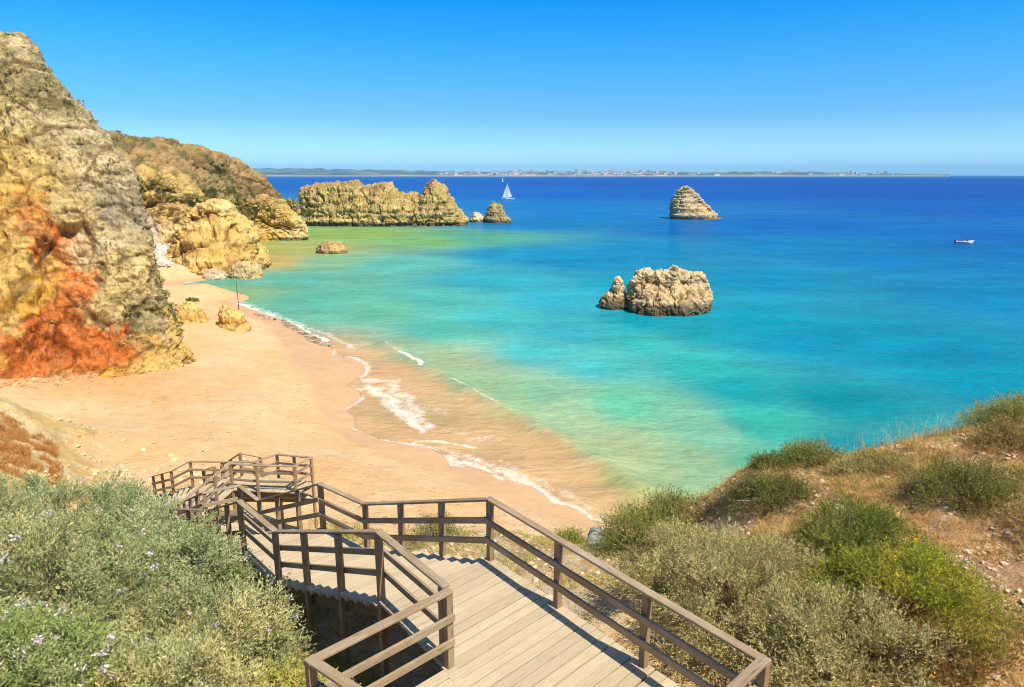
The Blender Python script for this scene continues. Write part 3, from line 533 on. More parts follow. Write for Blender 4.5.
tag(stairs, 'long weathered wooden staircase zigzagging down from the viewpoint to the beach', 'staircase')
RH = 1.05
def V3(p, z): return np.array([p[0], p[1], z])
def convex_strips(poly, d, n, w, gap):
    """boards along d inside polygon, stacked along n"""
    poly = np.array(poly); s = poly@n; s0, s1 = s.min(), s.max(); k = int((s1-s0)/(w+gap))+1; out = []
    for i in range(k):
        c = s0+(w+gap)*(i+.5)
        if c+w/2 > s1+.02: break
        lo, hi = [], []
        for cc in (c-w/2+.01, c, c+w/2-.01):
            xs = []
            for a, b in zip(poly, np.roll(poly, -1, 0)):
                sa, sb = a@n-cc, b@n-cc
                if sa*sb < 0: q = a+(b-a)*(sa/(sa-sb)); xs.append(q@d)
            if len(xs) >= 2: lo.append(min(xs)); hi.append(max(xs))
        if lo: out.append((c, min(lo), max(hi)))
    return out
def deck(poly, z, bd, over=.06, w=.150, gap=.016, parent=stairs, name='landing'):
    bd = np.array(bd, float); bd /= np.linalg.norm(bd); n = np.array([-bd[1], bd[0]])
    W_ = Wood()
    for c, a, b in convex_strips(poly, bd, n, w, gap):
        p0 = bd*(a-over-rng.uniform(0, .012))+n*c; p1 = bd*(b+over+rng.uniform(0, .012))+n*c; zz = z-.02+rng.uniform(-.0015, .0015)
        W_.box([*p0, zz], [*p1, zz], w, .038)
    o = W_.build(name, M['deck'], parent, .002)
    J = Wood(); poly = np.array(poly); cen = poly.mean(0)
    for a, b in zip(poly, np.roll(poly, -1, 0)):
        a2 = a+(cen-a)/np.linalg.norm(cen-a)*.09; b2 = b+(cen-b)/np.linalg.norm(cen-b)*.09
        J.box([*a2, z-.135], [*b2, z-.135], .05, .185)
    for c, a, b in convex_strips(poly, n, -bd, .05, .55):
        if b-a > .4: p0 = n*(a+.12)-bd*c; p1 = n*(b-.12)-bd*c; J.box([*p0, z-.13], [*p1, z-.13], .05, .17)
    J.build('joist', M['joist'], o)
    return o
def flight(r0, r1, l0, l1, z0, z1, parent=stairs, over=.07, n=None):
    """treads between the right edge r0->r1 and the left edge l0->l1, going down from z0 to z1"""
    r0, r1, l0, l1 = map(lambda p: np.array(p[:2], float), (r0, r1, l0, l1))
    n = n or max(2, round(np.linalg.norm((r1+l1-r0-l0)/2)/.30)); root = empty('flight'); root.parent = parent
    dirn = (r1+l1-r0-l0); dirn /= np.linalg.norm(dirn)
    for i in range(n):
        T = Wood(); z = z0-(z0-z1)*(i+1)/(n+1)
        for k in (0.02, .52):
            t = (i+k+.22)/n; a = r0+(r1-r0)*t; b = l0+(l1-l0)*t; e = (a-b)/np.linalg.norm(a-b)
            a = a+e*(over+rng.uniform(0, .01)); b = b-e*(over+rng.uniform(0, .01)); T.box([*a, z-.02], [*b, z-.02], np.linalg.norm((r1-r0)/n)*.5-.008, .038)
        T.build('step', M['deck'], root, .002)
    for a, b in ((r0, r1), (l0, l1)):
        S = Wood(); c = (r0+l0+r1+l1)/4; sh = (c-(a+b)/2); sh = sh/np.linalg.norm(sh)*.09
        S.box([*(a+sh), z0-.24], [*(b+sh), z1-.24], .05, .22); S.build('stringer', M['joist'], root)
    return root
def railing(pts, inner=None, spacing=1.15, zfloor=None, skip_first=False, skip_last=False, parent=stairs, drop=True, post_w=.092, ext=.05):
    """pts: deck-level points (x,y,z); inner: the side on which rails sit, a point"""
    root = empty('railing'); root.parent = parent; cen = np.array(inner[:2], float)
    done = []
    for k, (a, b) in enumerate(zip(pts[:-1], pts[1:])):
        a = np.array(a, float); b = np.array(b, float); L = np.linalg.norm((b-a)[:2]); d = (b-a)/np.linalg.norm(b-a)
        nn = np.array([-d[1], d[0], 0]); nn /= np.linalg.norm(nn)
        if nn[:2]@(cen-((a+b)/2)[:2]) < 0: nn = -nn
        m = max(1, round(L/spacing))
        for i in range(m+1):
            if i == 0 and (k > 0 or skip_first): continue
            if i == m and k == len(pts)-2 and skip_last: continue
            q = a+(b-a)*i/m
            zb = min(H(q[0], q[1])-.2, q[2]-.3) if drop else q[2]-.3
            Wp = Wood(); e = np.array([d[0], d[1], 0]); Wp.box([q[0], q[1], zb], [q[0], q[1], q[2]+RH-.04], post_w, post_w, up=e); Wp.build('post', M['post'], root)
        e = d*ext
        for h, hh in ((.36, .098), (.70, .098)):
            off = nn*(post_w/2+.021); Wr = Wood(); Wr.box(a+off+[0, 0, h]-e, b+off+[0, 0, h]+e, .038, hh); Wr.build('rail', M['rail'], root)
        Wr = Wood(); off = nn*.01; zt = rng.uniform(0, .004); Wr.box(a+off+[0, 0, RH-.018+zt]-e, b+off+[0, 0, RH-.018+zt]+e, .115, .040); Wr.build('handrail', M['rail'], root, .008)
    return root
def D_(u, v, z): p = PZ(u, v, z+RH); return np.array([p[0], p[1], z])
ZA, ZB, ZC, ZD, ZG = 12.15, 10.8, 8.95, 6.4, 5.75
a1 = D_(490, 498, ZA); a2 = D_(765, 659, ZA); a3 = D_(728, 694, ZA); a4 = D_(447, 590, ZA); a5 = D_(310, 659, ZA); a6 = D_(362, 694, ZA); a7 = D_(378, 531, ZA)
t1 = D_(365, 503, ZB); t3 = D_(275, 531, ZB); b1 = D_(320, 483, ZB); b2 = D_(239, 501, ZB)
nb = np.array([.79, .62])
bdA = (.73, .685)
deck([a1[:2], a2[:2], a3[:2], a6[:2], a5[:2], a4[:2], a7[:2]] and [a1[:2], a2[:2], a3[:2], (a4[:2]+(a3-a1)[:2]), a4[:2], a7[:2]], ZA, bdA)
deck([a4[:2]+.0, a5[:2], a6[:2], a6[:2]+(a6-a5)[:2]*.9, a4[:2]+np.array([.25, -.5])], ZA-.006, (a4-a5)[:2], over=.03)
railing([a1, a2, a3], inner=(0, 6), spacing=1.45)
railing([a4, a5, a6], inner=(0, 5), spacing=1.9, ext=.045)
railing([a4+np.array([-.06, .12, 0]), a7], inner=a1, spacing=1.5)
flight(a1, t1, a7, t3, ZA, ZB, n=12)
railing([a1, t1], inner=a7, spacing=1.3, skip_first=True)
railing([a7, t3], inner=t1, spacing=1.15, skip_first=True)
deck([t1[:2], b1[:2], b2[:2], t3[:2]], ZB, (t1-t3)[:2])
railing([t1, b1], inner=b2, spacing=1.5, skip_first=True)
railing([t3, b2], inner=b1, spacing=1.5, skip_first=True)
c1 = D_(259, 500, ZC); c2 = np.array([*P(207, 512, 15.3)[:2], ZC]); c3 = D_(239, 485, ZC); c4 = D_(204, 492, ZC)
flight(b1, c1, b2, c2, ZB, ZC, n=11)
railing([b1, c1], inner=b2, spacing=1.2, skip_first=True); railing([b2, c2], inner=b1, spacing=1.2, skip_first=True)
deck([c1[:2], c3[:2], c4[:2], c2[:2]], ZC, (c1-c2)[:2])
railing([c1, c3, c4], inner=c2, spacing=1.2, skip_first=True)
e0 = D_(192, 486, ZD); e1 = D_(205, 500, ZD+.0); 
g0 = c4; g1 = np.array([-11.0, 20.6, ZD]); h0 = c2; h1 = np.array([-12.5, 20.4, ZD])
flight(g0, g1, h0, h1, ZC, ZD, n=16)
railing([g0, g1], inner=h0, spacing=1.3, skip_first=True); railing([h0, h1], inner=g0, spacing=1.3)
d0 = D_(230, 463, ZD); d1 = D_(256, 465, ZD); d2 = D_(294, 466, ZD); d3 = D_(311, 457, ZD); wa = np.array([-11.0, 20.6, ZD]); wb = np.array([-12.5, 20.4, ZD]); wc_ = np.array([-13.2, 22.0, ZD])
deck([wa[:2], d0[:2], d0[:2]+np.array([-.3, 1.2]), wc_[:2], wb[:2]], ZD, (wa-wb)[:2])
deck([d0[:2], d2[:2], d3[:2], d0[:2]+np.array([-.1, 1.15])], ZD-.006, (0.05, 1))
railing([wa, d0, d1, d2, d3], inner=(-10.5, 25), spacing=1.15)
railing([wb, wc_], inner=(-12, 22), spacing=1.2)
q1 = D_(277, 454, ZG+.35); q2 = D_(254, 461.5, ZG+.1); q3 = D_(190, 461, ZG); q4 = D_(171, 471, ZG-.6); q5 = D_(153, 476, ZG-1.4)
railing([d3, q1, q2, q3, q4, q5], inner=(-12, 23.5), spacing=1.2, skip_first=True)
deck([d3[:2], q1[:2], q2[:2], q3[:2], q3[:2]+np.array([.0, -1.0]), d2[:2]+np.array([0, .9])], ZG, (0.05, 1))
flight(q3, q5, q3+np.array([.2, -1.2, 0]), q5+np.array([.6, -1.2, 0]), ZG, ZG-1.4, n=7)
# last run to the sand, seen over the middle deck
s0 = np.array([*P(240, 453, 27.2)[:2], 0]); s0[2] = P(240, 453, 27.2)[2]-RH; s1 = np.array([*P(222, 470, 28.6)[:2], 4.2]); s2 = np.array([*P(262, 472, 28.6)[:2], 4.6])
railing([s2, s0, s1], inner=(-11, 30), spacing=1.1, post_w=.11)
railing([np.array([*P(203, 466, 28.0)[:2], 4.3]), np.array([*P(214, 466, 26.9)[:2], 4.9])], inner=(-11, 30), spacing=1.0, post_w=.13)

# ------------------------------------------------------------------ vegetation
def leaf_mat(name, rough=.7, trans=.25):
    m = NT(name); c = m.attr('Col'); m.l(c, m.b.inputs['Base Color']); m.b.inputs['Roughness'].default_value = rough; m.b.inputs['Specular IOR Level'].default_value = .08
    g2 = m.n('ShaderNodeVectorMath', operation='MULTIPLY'); g2.inputs[1].default_value = (1.15, 1.12, .92); m.l(c, g2.inputs[0]); c = g2.outputs[0]; m.l(c, m.b.inputs['Base Color'])
    t = m.n('ShaderNodeBsdfTranslucent'); m.l(c, t.inputs[0]); mx = m.n('ShaderNodeMixShader'); mx.inputs[0].default_value = trans
    m.l(m.b.outputs[0], mx.inputs[1]); m.l(t.outputs[0], mx.inputs[2]); m.l(mx.outputs[0], m.out.inputs[0]); return m.m
M['leaf'] = leaf_mat('shrub_leaf'); M['grass'] = leaf_mat('dry_grass', .8, .2); M['petal'] = leaf_mat('petal', .6, .2)
M['twig'] = plain('twig_bark', (.30, .22, .14), .9)
def unit(n): v = rng.normal(size=(n, 3)); return v/np.linalg.norm(v, axis=1)[:, None]
def leaves(base, dirs, ln, wd, cols):
    """rhombic leaves: base (n,3), dirs unit, lengths, widths, colours (n,3)"""
    n = len(base); r = unit(n); side = np.cross(dirs, r); side /= np.linalg.norm(side, axis=1)[:, None]+1e-9
    ln = ln[:, None]; wd = wd[:, None]; up = np.cross(side, dirs)
    V = np.stack([base, base+dirs*ln*.5+side*wd*.5+up*ln*.08, base+dirs*ln, base+dirs*ln*.5-side*wd*.5+up*ln*.08], 1).reshape(-1, 3)
    Fc = np.arange(4*n).reshape(n, 4); return V, Fc, np.repeat(cols, 4, 0)
def pick(pal, n, var=.18, hue=None):
    pal = np.array(pal); t = rng.dirichlet(np.full(len(pal), .5), n) if hue is None else hue
    return np.clip((t@pal)*(1+rng.normal(size=(n, 1))*var), .008, .95)
def tubes(name, segs, mat, parent):
    V, Fq = [], []
    for p0, p1, r0, r1 in segs:
        d = np.array(p1)-np.array(p0); L = np.linalg.norm(d); d = d/L; s_ = np.cross(d, [.3, .2, 1.]); s_ /= np.linalg.norm(s_); t_ = np.cross(d, s_); b = len(V)
        for p, r in ((p0, r0), (p1, r1)):
            for k in range(5): a = k*2*math.pi/5; V.append(np.array(p)+r*(math.cos(a)*s_+math.sin(a)*t_))
        for k in range(5): Fq.append([b+k, b+(k+1) % 5, b+5+(k+1) % 5, b+5+k])
    return mesh_np(name, V, Fq, mat, None, True, parent)
def shrub(label, x, y, rx, ry, rz, pal, nsp=2600, leaf=(.035, .012), L=.32, per=9, sink=.25, spread=.55, cat_='shrub', name='shrub', flower=None, up=.35, lump=.28, group=None, inner=.35):
    z0 = H(x, y); root = empty(name, (0, 0, 0)); root.location = (x, y, z0-sink); tag(root, label, cat_, group)
    seed = rng.uniform(0, 50); K = max(12, nsp//22); dc = unit(K); dc[:, 2] = np.abs(dc[:, 2])*1.15-.18; dc /= np.linalg.norm(dc, axis=1)[:, None]
    lp = 1+lump*1.2*fbm(dc*1.7+seed, 4)+lump*.5*perlin(dc*5+seed)
    rc = np.where(rng.random(K) < inner, rng.uniform(.5, .82, K), rng.uniform(.84, 1.06, K))*lp; kk = rng.integers(K, size=nsp)
    cen = dc*rc[:, None]*np.array([rx, ry, rz]); gg = dc*np.array([1/rx, 1/ry, 1/rz]); gg /= np.linalg.norm(gg, axis=1)[:, None]
    gg = gg[kk]; d = dc[kk]; dr = gg*.75+unit(nsp)*(spread+.25)+np.array([0, 0, up]); dr /= np.linalg.norm(dr, axis=1)[:, None]
    tip = cen[kk]+dr*(L*.75)+rng.normal(size=(nsp, 3))*L*.12
    Ls = L*rng.uniform(.55, 1.25, nsp); base = tip-dr*(Ls*.6)[:, None]
    t = np.linspace(.05, 1, per); P_ = base[:, None]+dr[:, None]*(Ls[:, None]*t)[..., None]; P_[..., 2] -= (t**2*.12)[None]*Ls[:, None]
    n = nsp*per; P_ = P_.reshape(-1, 3); ld = np.repeat(dr, per, 0)*.85+unit(n)*.75; ld /= np.linalg.norm(ld, axis=1)[:, None]
    palA = np.array(pal); k = len(palA)
    hue = np.exp(3.3*np.stack([fbm(tip/np.array([.9])+seed+13*i, 3) for i in range(k)], 1)+rng.normal(size=(K, k))[kk]*.55+rng.normal(size=(nsp, k))*.4); hue /= hue.sum(1)[:, None]
    cols = pick(palA, n, .17, np.repeat(hue, per, 0))
    sz = rng.uniform(.6, 1.3, n)
    V, Fc, C_ = leaves(P_, ld, leaf[0]*sz, leaf[1]*sz, cols)
    mesh_np('foliage', V, Fc, M['leaf'], {'Col': C_}, False, root)
    segs = []
    for i in range(70):
        j = rng.integers(nsp); a = np.array([rng.normal()*.08, rng.normal()*.08, -.05]); b = tip[j]*.5+rng.normal(size=3)*.05; b[2] = abs(b[2]); c = tip[j]*.97
        segs += [(a, b, .018, .012), (b, c, .012, .006)]
    tubes('stem', segs, M['twig'], root)
    if flower:
        nf, fc, fs = flower; j = rng.choice(nsp, nf); ctr = tip[j]+d[j]*L*.35; ok = ctr[:, 2] > rz*.25; ctr = ctr[ok]; nf = len(ctr)
        k = 14; cc = np.repeat(ctr, k, 0)+rng.normal(size=(nf*k, 3))*fs*.45; dd = unit(nf*k); dd[:, 2] = np.abs(dd[:, 2])
        V, Fc, C_ = leaves(cc, dd, np.full(nf*k, fs*.8), np.full(nf*k, fs*.5), pick([fc], nf*k, .12)); mesh_np('blossom', V, Fc, M['petal'], {'Col': C_}, False, root)['kind'] = 'stuff'
    return root
SIL = [(.47, .51, .32), (.32, .40, .21), (.17, .25, .10), (.60, .58, .38), (.12, .19, .07)]
SIL2 = [(.54, .54, .35), (.38, .42, .24), (.20, .26, .11), (.68, .56, .32), (.14, .20, .08)]
MAU = (.62, .52, .78)
L_ = [
 ('green grey saltbush at the top of the left bushes, its crown against the sand', -9.4, 12.8, 2.1, 1.8, 1.85, SIL, 4300, (20, MAU, .06)),
 ('silvery bush at the left picture edge, low beneath the ochre mound', -11.3, 12.0, 2.3, 1.8, 1.6, SIL2, 3000, (8, MAU, .05)),
 ('tall green bush hiding the bottom of the staircase flight', -7.5, 12.4, 1.4, 1.3, 1.85, SIL, 3600, (10, MAU, .05)),
 ('grey green bush beside the lower flights of the wooden staircase', -6.5, 10.9, 1.8, 1.5, 1.6, SIL, 3600, (40, MAU, .06)),
 ('big silver green bush in the middle of the left thicket, dotted with mauve flowers', -7.6, 9.2, 2.2, 1.7, 1.7, SIL2+[(.13, .19, .07)], 4300, (60, MAU, .065)),
 ('round silvery bush nearest the railing of the first flight down', -4.65, 8.9, 1.35, 1.4, 1.15, SIL2, 3200, (22, MAU, .055)),
 ('dark green bush with pale mauve flowers in the lower left corner', -6.9, 6.9, 2.0, 1.35, 1.2, [(.20, .30, .09), (.36, .42, .19), (.54, .55, .33), (.14, .20, .06)], 4000, (70, (.66, .56, .80), .06)),
 ('olive grey bush at the bottom edge left of the yellow grass', -4.5, 6.9, 1.45, 1.2, 1.0, SIL2+[(.42, .36, .16)], 3600, (12, MAU, .04)),
 ('straw and lime coloured weed clump below the near railing corner', -3.05, 7.35, .9, .85, .62, [(.30, .36, .05), (.56, .44, .18), (.18, .28, .04), (.62, .50, .25), (.50, .36, .14)], 2200, (10, (.62, .45, .62), .03)),
]
for lab, x, y, rx, ry, rz, pal, n, fl in L_: shrub(lab, x, y, rx, ry, rz, pal, nsp=int(n*1.3), flower=fl, leaf=(.062, .021), per=12, L=.40, lump=.30)
OLV = [(.52, .47, .25), (.38, .37, .16), (.62, .55, .32), (.19, .19, .07), (.44, .32, .17), (.54, .50, .31), (.26, .26, .10)]
GRN = [(.26, .36, .05), (.40, .44, .07), (.13, .19, .03), (.42, .38, .10), (.10, .13, .03), (.62, .50, .05)]
DGR = [(.20, .24, .06), (.28, .29, .08), (.13, .15, .05), (.36, .31, .13)]
R_ = [
 ('large olive dry leaved bush right behind the near deck railing', 3.15, 8.8, 1.3, 1.35, .95, OLV, 4200, None, 9, .30, .4),
 ('olive bush in the bottom centre right beside the corner of the railing', 3.9, 7.1, 1.1, 1.0, .85, OLV, 3400, None, 9, .28, .4),
 ('pale olive bush between the tall dark bush and the deck', 3.0, 10.3, 1.05, .9, .5, OLV+[(.34, .34, .2)], 3000, None, 9, .30, .4),
 ('dark green feathery bush standing highest above the beach at the cliff edge', 2.6, 12.2, .95, .9, .8, DGR, 1700, None, 10, .42, .7),
 ('dark spiky bush on the cliff edge right of the feathery one', 3.4, 12.9, .42, .4, .34, DGR, 900, None, 10, .42, .7),
 ('bright green bush with yellow flower heads at the lower right', 5.05, 7.9, 1.15, 1.0, .75, GRN, 3000, (26, (.75, .56, .03), .035), 10, .30, .5),
 ('lime green shrub above the yellow flowered bush', 5.3, 9.6, .95, .8, .6, [(.22, .27, .06), (.14, .18, .04), (.30, .28, .09)], 1900, (6, (.75, .56, .03), .03), 9, .28, .5),
 ('dark dry shrub on the bare ground at the right picture edge', 7.5, 10.4, .75, .65, .5, DGR+[(.22, .13, .08)], 1500, None, 8, .30, .6),
 ('small dull green shrub on the slope just below the ridge line', 4.9, 12.0, .75, .5, .3, [(.20, .22, .07), (.28, .24, .11), (.12, .14, .05)], 1300, None, 8, .28, .5),
 ('dark upright shrub on the ridge, standing against the blue water', 6.1, 13.1, .45, .42, .36, DGR, 900, None, 10, .36, .9),
 ('little low green shrub left of the upright ridge shrub', 5.25, 13.0, .32, .3, .24, [(.20, .23, .06), (.12, .15, .04)], 500, None, 8, .24, .8),
 ('yellow green grassy bush on the ridge at the right picture edge', 10.7, 13.6, .9, .7, .5, [(.34, .33, .09), (.25, .27, .06), (.42, .38, .15)], 1800, None, 9, .36, .9),
 ('low brown heather clump on bare earth below the dark dry shrub at the right', 8.0, 8.9, .7, .6, .34, [(.40, .26, .14), (.28, .22, .09), (.48, .36, .18)], 900, None, 8, .24, .8),
 ('low olive clump just under the ridge between the bare patches', 7.0, 12.2, .75, .5, .28, [(.36, .32, .12), (.22, .22, .07), (.46, .38, .18)], 800, None, 8, .24, .8),
 ('rusty brown low shrub near the right edge just under the ridge grass', 9.3, 12.0, .8, .6, .34, [(.44, .27, .13), (.34, .26, .11), (.24, .20, .07)], 900, None, 8, .26, .8),
 ('small yellow flowered weed at the bottom edge of the right slope', 4.95, 6.7, .55, .5, .42, [(.20, .24, .04), (.28, .15, .06)], 900, (16, (.78, .58, .03), .03), 8, .24, .6),
 ('reddish brown dead shrub right of the lower deck railing', 4.55, 7.65, .5, .45, .45, [(.28, .13, .07), (.20, .11, .06)], 700, None, 8, .30, .8),
 ('bright green weed tuft beside the grey pipe', 2.05, 13.9, .28, .25, .24, [(.22, .30, .05), (.32, .36, .08)], 500, None, 8, .26, 1.0),
 ('yellow green weed patch on the crest behind the deck railing', 1.15, 14.1, .4, .3, .24, [(.30, .33, .08), (.22, .26, .06)], 600, None, 8, .26, 1.0),
 ('yellow green bush under the second flight, between its posts', -4.9, 16.6, 1.2, .9, .85, [(.42, .38, .08), (.30, .30, .08)], 900, None, 8, .26, .6),
 ('pale straw bush on the slope behind the first flight railing', -1.9, 14.0, .7, .5, .42, [(.44, .38, .20), (.30, .30, .13)], 900, None, 8, .26, .8),
]
for lab, x, y, rx, ry, rz, pal, n, fl, per, L, sp in R_: shrub(lab, x+.12, y, rx*.93, ry*.95, rz, pal, nsp=int(n*1.6), flower=fl, lump=.55, leaf=(.048, .014), per=per, L=L, spread=sp, sink=.15)

def blades(name, pts, ln, wd, pal, lab, cat_='grass', lean=.5, per=9, z=None, mat='grass'):
    n = len(pts)*per; base = np.repeat(np.column_stack([pts, height(pts)-.02 if z is None else z]), per, 0); base[:, :2] += rng.normal(size=(n, 2))*ln*.22
    d = np.array([0, 0, 1.])+rng.normal(size=(n, 3))*lean*[1, 1, .2]; d /= np.linalg.norm(d, axis=1)[:, None]; l = ln*rng.uniform(.5, 1.3, n)
    side = np.cross(d, unit(n)); side /= np.linalg.norm(side, axis=1)[:, None]; mid = base+d*(l*.55)[:, None]; tip = base+d*l[:, None]+np.column_stack([rng.normal(size=(n, 2))*ln*.22, -l*.12])
    V = np.stack([base-side*wd/2, base+side*wd/2, mid+side*wd*.4, mid-side*wd*.4, tip-side*wd*.06, tip+side*wd*.06], 1).reshape(-1, 3); k = len(pal); hue = np.exp(2*np.stack([fbm(np.column_stack([pts*.9, pts[:, 0]*0+i*9]), 2) for i in range(k)], 1)*1.5); hue /= hue.sum(1)[:, None]
    c = pick(pal, n, .2, np.repeat(hue, per, 0)); i6 = 6*np.arange(n)[:, None]; o = mesh_np(name, V, np.concatenate([i6+[0, 1, 2, 3], i6+[3, 2, 5, 4]]), M[mat], {'Col': np.repeat(c, 6, 0)}, False)
    return tag(o, lab, cat_, kind='stuff')
def tufts(name, n, x0, x1, y0, y1, size, pal, lab, cond, seed, thr=.05, per=70):
    p = scatter(n, x0, x1, y0, y1, thr, .8, seed, cond); n = len(p); s = size*np.exp(rng.normal(size=n)*.4); k = n*per; z = height(p)
    c = np.repeat(np.column_stack([p, z]), per, 0); ss = np.repeat(s, per); d = unit(k); d[:, 2] = np.abs(d[:, 2])*.9+.05; c = c+d*ss[:, None]*rng.uniform(.3, 1, (k, 1))*[1, 1, .6]
    ld = d+unit(k)*.6+[0, 0, .3]; ld /= np.linalg.norm(ld, axis=1)[:, None]; hue = np.repeat(rng.dirichlet(np.full(len(pal), .4), n), per, 0)
    V, Fc, C_ = leaves(c, ld, np.full(k, .05)*rng.uniform(.6, 1.3, k), np.full(k, .012), pick(pal, k, .18, hue)); return tag(mesh_np(name, V, Fc, M['leaf'], {'Col': C_}, False), lab, 'plants', kind='stuff')
def scatter(n, x0, x1, y0, y1, thr=0, sc_=.6, seed=0, cond=None):
    p = np.column_stack([rng.uniform(x0, x1, n), rng.uniform(y0, y1, n)]); k = fbm(np.column_stack([p*sc_, p[:, 0]*0+seed]), 3) > thr
    if cond is not None: k &= cond(p[:, 0], p[:, 1])
    return p[k]
wd0 = a1[:2]; wdir = (a2-a1)[:2]/np.linalg.norm((a2-a1)[:2])
def off_deck(x, y):                    # clear of the decks
    p = np.column_stack([x, y])-wd0; nrm = np.array([wdir[1], -wdir[0]]); s_ = p@nrm*(-1 if (np.array([5., 12])-wd0)@nrm > 0 else 1)
    return (s_ < -.12) | (s_ > 2.4)
right_ = lambda x, y: (x > 2.3+(12-y)*.1) & (y < 15.5) & off_deck(x, y)
blades('dry_grass', scatter(24000, 2.3, 14, 4, 15.5, -.12, .8, 1, right_), .14, .006, [(.66, .46, .20), (.46, .27, .12), (.74, .58, .28), (.42, .20, .09)], 'dry straw and rust coloured grass on the right slope', lean=.9)
blades('ground_cover', scatter(5200, 2.3, 14, 4, 15.5, .08, .7, 5, right_), .15, .009, [(.34, .36, .10), (.44, .40, .15), (.22, .24, .06)], 'low dull green ground cover among the stones of the right slope', 'plants', lean=.9)
tufts('heath', 2600, 2.3, 14, 5, 15, .17, [(.42, .32, .16), (.30, .28, .10), (.50, .30, .16), (.24, .22, .08), (.36, .38, .12)], 'small brown and green heath plants dotted over the right slope', right_, 44)
blades('straw_tufts', scatter(420, 2.6, 14, 5, 15.2, .0, .8, 61, right_), .30, .006, [(.66, .52, .24), (.52, .38, .16), (.44, .40, .14)], 'taller golden grass tufts on the right slope', lean=.45, per=45)
blades('seed_stalks', scatter(90, 7.2, 9.6, 13.0, 14.2, -.2, .8, 3), .62, .006, [(.50, .44, .26), (.36, .34, .16)], 'thin pale seed stalks standing up from the ridge against the sea', lean=.22, per=3)
blades('straw_grass', scatter(7500, -4.2, 3.2, 10.2, 16.5, -.02, .9, 7, lambda x, y: (x > t1[0]+(y-12)*-.9+.3) & off_deck(x, y)), .13, .007, [(.52, .42, .17), (.40, .36, .14), (.30, .32, .09), (.58, .50, .30)], 'straw and green grass growing on the sandy slope behind the staircase', lean=.7)
blades('weeds', scatter(2400, -8.5, -2.5, 13.2, 23, .0, .6, 9), .16, .010, [(.42, .38, .12), (.30, .32, .10), (.50, .44, .22)], 'yellow green weeds on the slope under the lower flights', 'plants', lean=.7)
blades('undergrowth', scatter(7000, -4.4, -.6, 5.2, 9.8, -.3, .9, 2, lambda x, y: (x < -.75-(y-7)*.75)), .24, .008, [(.46, .38, .14), (.28, .32, .06), (.40, .26, .11), (.20, .26, .05)], 'mixed straw and green undergrowth beneath the near railing', 'plants', lean=.7)
blades('left_grass', scatter(7000, -15, -3.5, 4.5, 15.5, -.3, .6, 12), .2, .009, [(.26, .30, .13), (.36, .34, .18), (.16, .22, .07), (.42, .34, .16)], 'grey green grass filling the gaps between the left bushes', lean=.6)
blades('rust_grass', scatter(9000, -27, -16, 23.5, 31, -.02, 1.1, 4, lambda x, y: x < -.715*y), .30, .014, [(.46, .22, .08), (.52, .32, .12), (.38, .17, .07)], 'rust coloured dry grass on the ochre mound at the left edge', lean=.6)

# stones
def stones(name, pts, size, pal, lab, cat_='stones', z=None, kind='stuff', per=1):
    base = []
    import itertools
    t = (1+5**.5)/2; iv = np.array([(-1, t, 0), (1, t, 0), (-1, -t, 0), (1, -t, 0), (0, -1, t), (0, 1, t), (0, -1, -t), (0, 1, -t), (t, 0, -1), (t, 0, 1), (-t, 0, -1), (-t, 0, 1)], float); iv /= np.linalg.norm(iv[0])
    fi = np.array([(0, 11, 5), (0, 5, 1), (0, 1, 7), (0, 7, 10), (0, 10, 11), (1, 5, 9), (5, 11, 4), (11, 10, 2), (10, 7, 6), (7, 1, 8), (3, 9, 4), (3, 4, 2), (3, 2, 6), (3, 6, 8), (3, 8, 9), (4, 9, 5), (2, 4, 11), (6, 2, 10), (8, 6, 7), (9, 8, 1)])
    n = len(pts); s = size*np.clip(np.exp(rng.normal(size=n)*.5), .4, 2.2); zz = height(pts) if z is None else z
    c = np.column_stack([pts, zz+s*.12]); sc3 = np.stack([s*rng.uniform(.7, 1.3, n), s*rng.uniform(.6, 1.2, n), s*rng.uniform(.35, .7, n)], 1)
    th = rng.uniform(0, 6.28, n); V = iv[None]*(1+rng.normal(size=(n, 12, 1))*.16)*sc3[:, None]; x = V[..., 0]*np.cos(th)[:, None]-V[..., 1]*np.sin(th)[:, None]; y = V[..., 0]*np.sin(th)[:, None]+V[..., 1]*np.cos(th)[:, None]
    V = np.stack([x, y, V[..., 2]], -1)+c[:, None]; Fc = (fi[None]+12*np.arange(n)[:, None, None]).reshape(-1, 3)
    o = mesh_np(name, V.reshape(-1, 3), Fc, M['stone'], {'Col': np.repeat(pick(pal, n, .15), 12, 0)}, False); return tag(o, lab, cat_, kind=kind)
m = NT('stone_surface'); m.l(m.scalecol(m.attr('Col'), m.rng(m.noise(30, 4), .3, .7, .7, 1.2)), m.b.inputs['Base Color']); m.b.inputs['Roughness'].default_value = .9; M['stone'] = m.m
stones('stones', scatter(12000, 2.3, 14, 4, 15.5, .0, 1.3, 21, right_), .026, [(.66, .52, .38), (.56, .40, .26), (.74, .64, .50), (.54, .32, .18)], 'pinkish white stones scattered over the red earth of the right slope')
stones('rubble', scatter(2200, -3.5, 3.2, 10.0, 16.5, .0, 1.2, 23, off_deck), .035, [(.66, .54, .36), (.58, .44, .26), (.50, .34, .20)], 'pale rubble on the sandy crest behind the deck')
stones('mound_stones', scatter(900, -25, -12, 20, 36, .05, .4, 25), .10, [(.66, .54, .34), (.56, .38, .16)], 'pale stones on the ochre mound at the left')
def fan(u0, u1, v0, v1, n, Z): # points on the ground between picture directions
    u = rng.uniform(u0, u1, n); v = rng.uniform(v0, v1, n); return np.array([PZ(a, b, Z)[:2] for a, b in zip(u, v)])
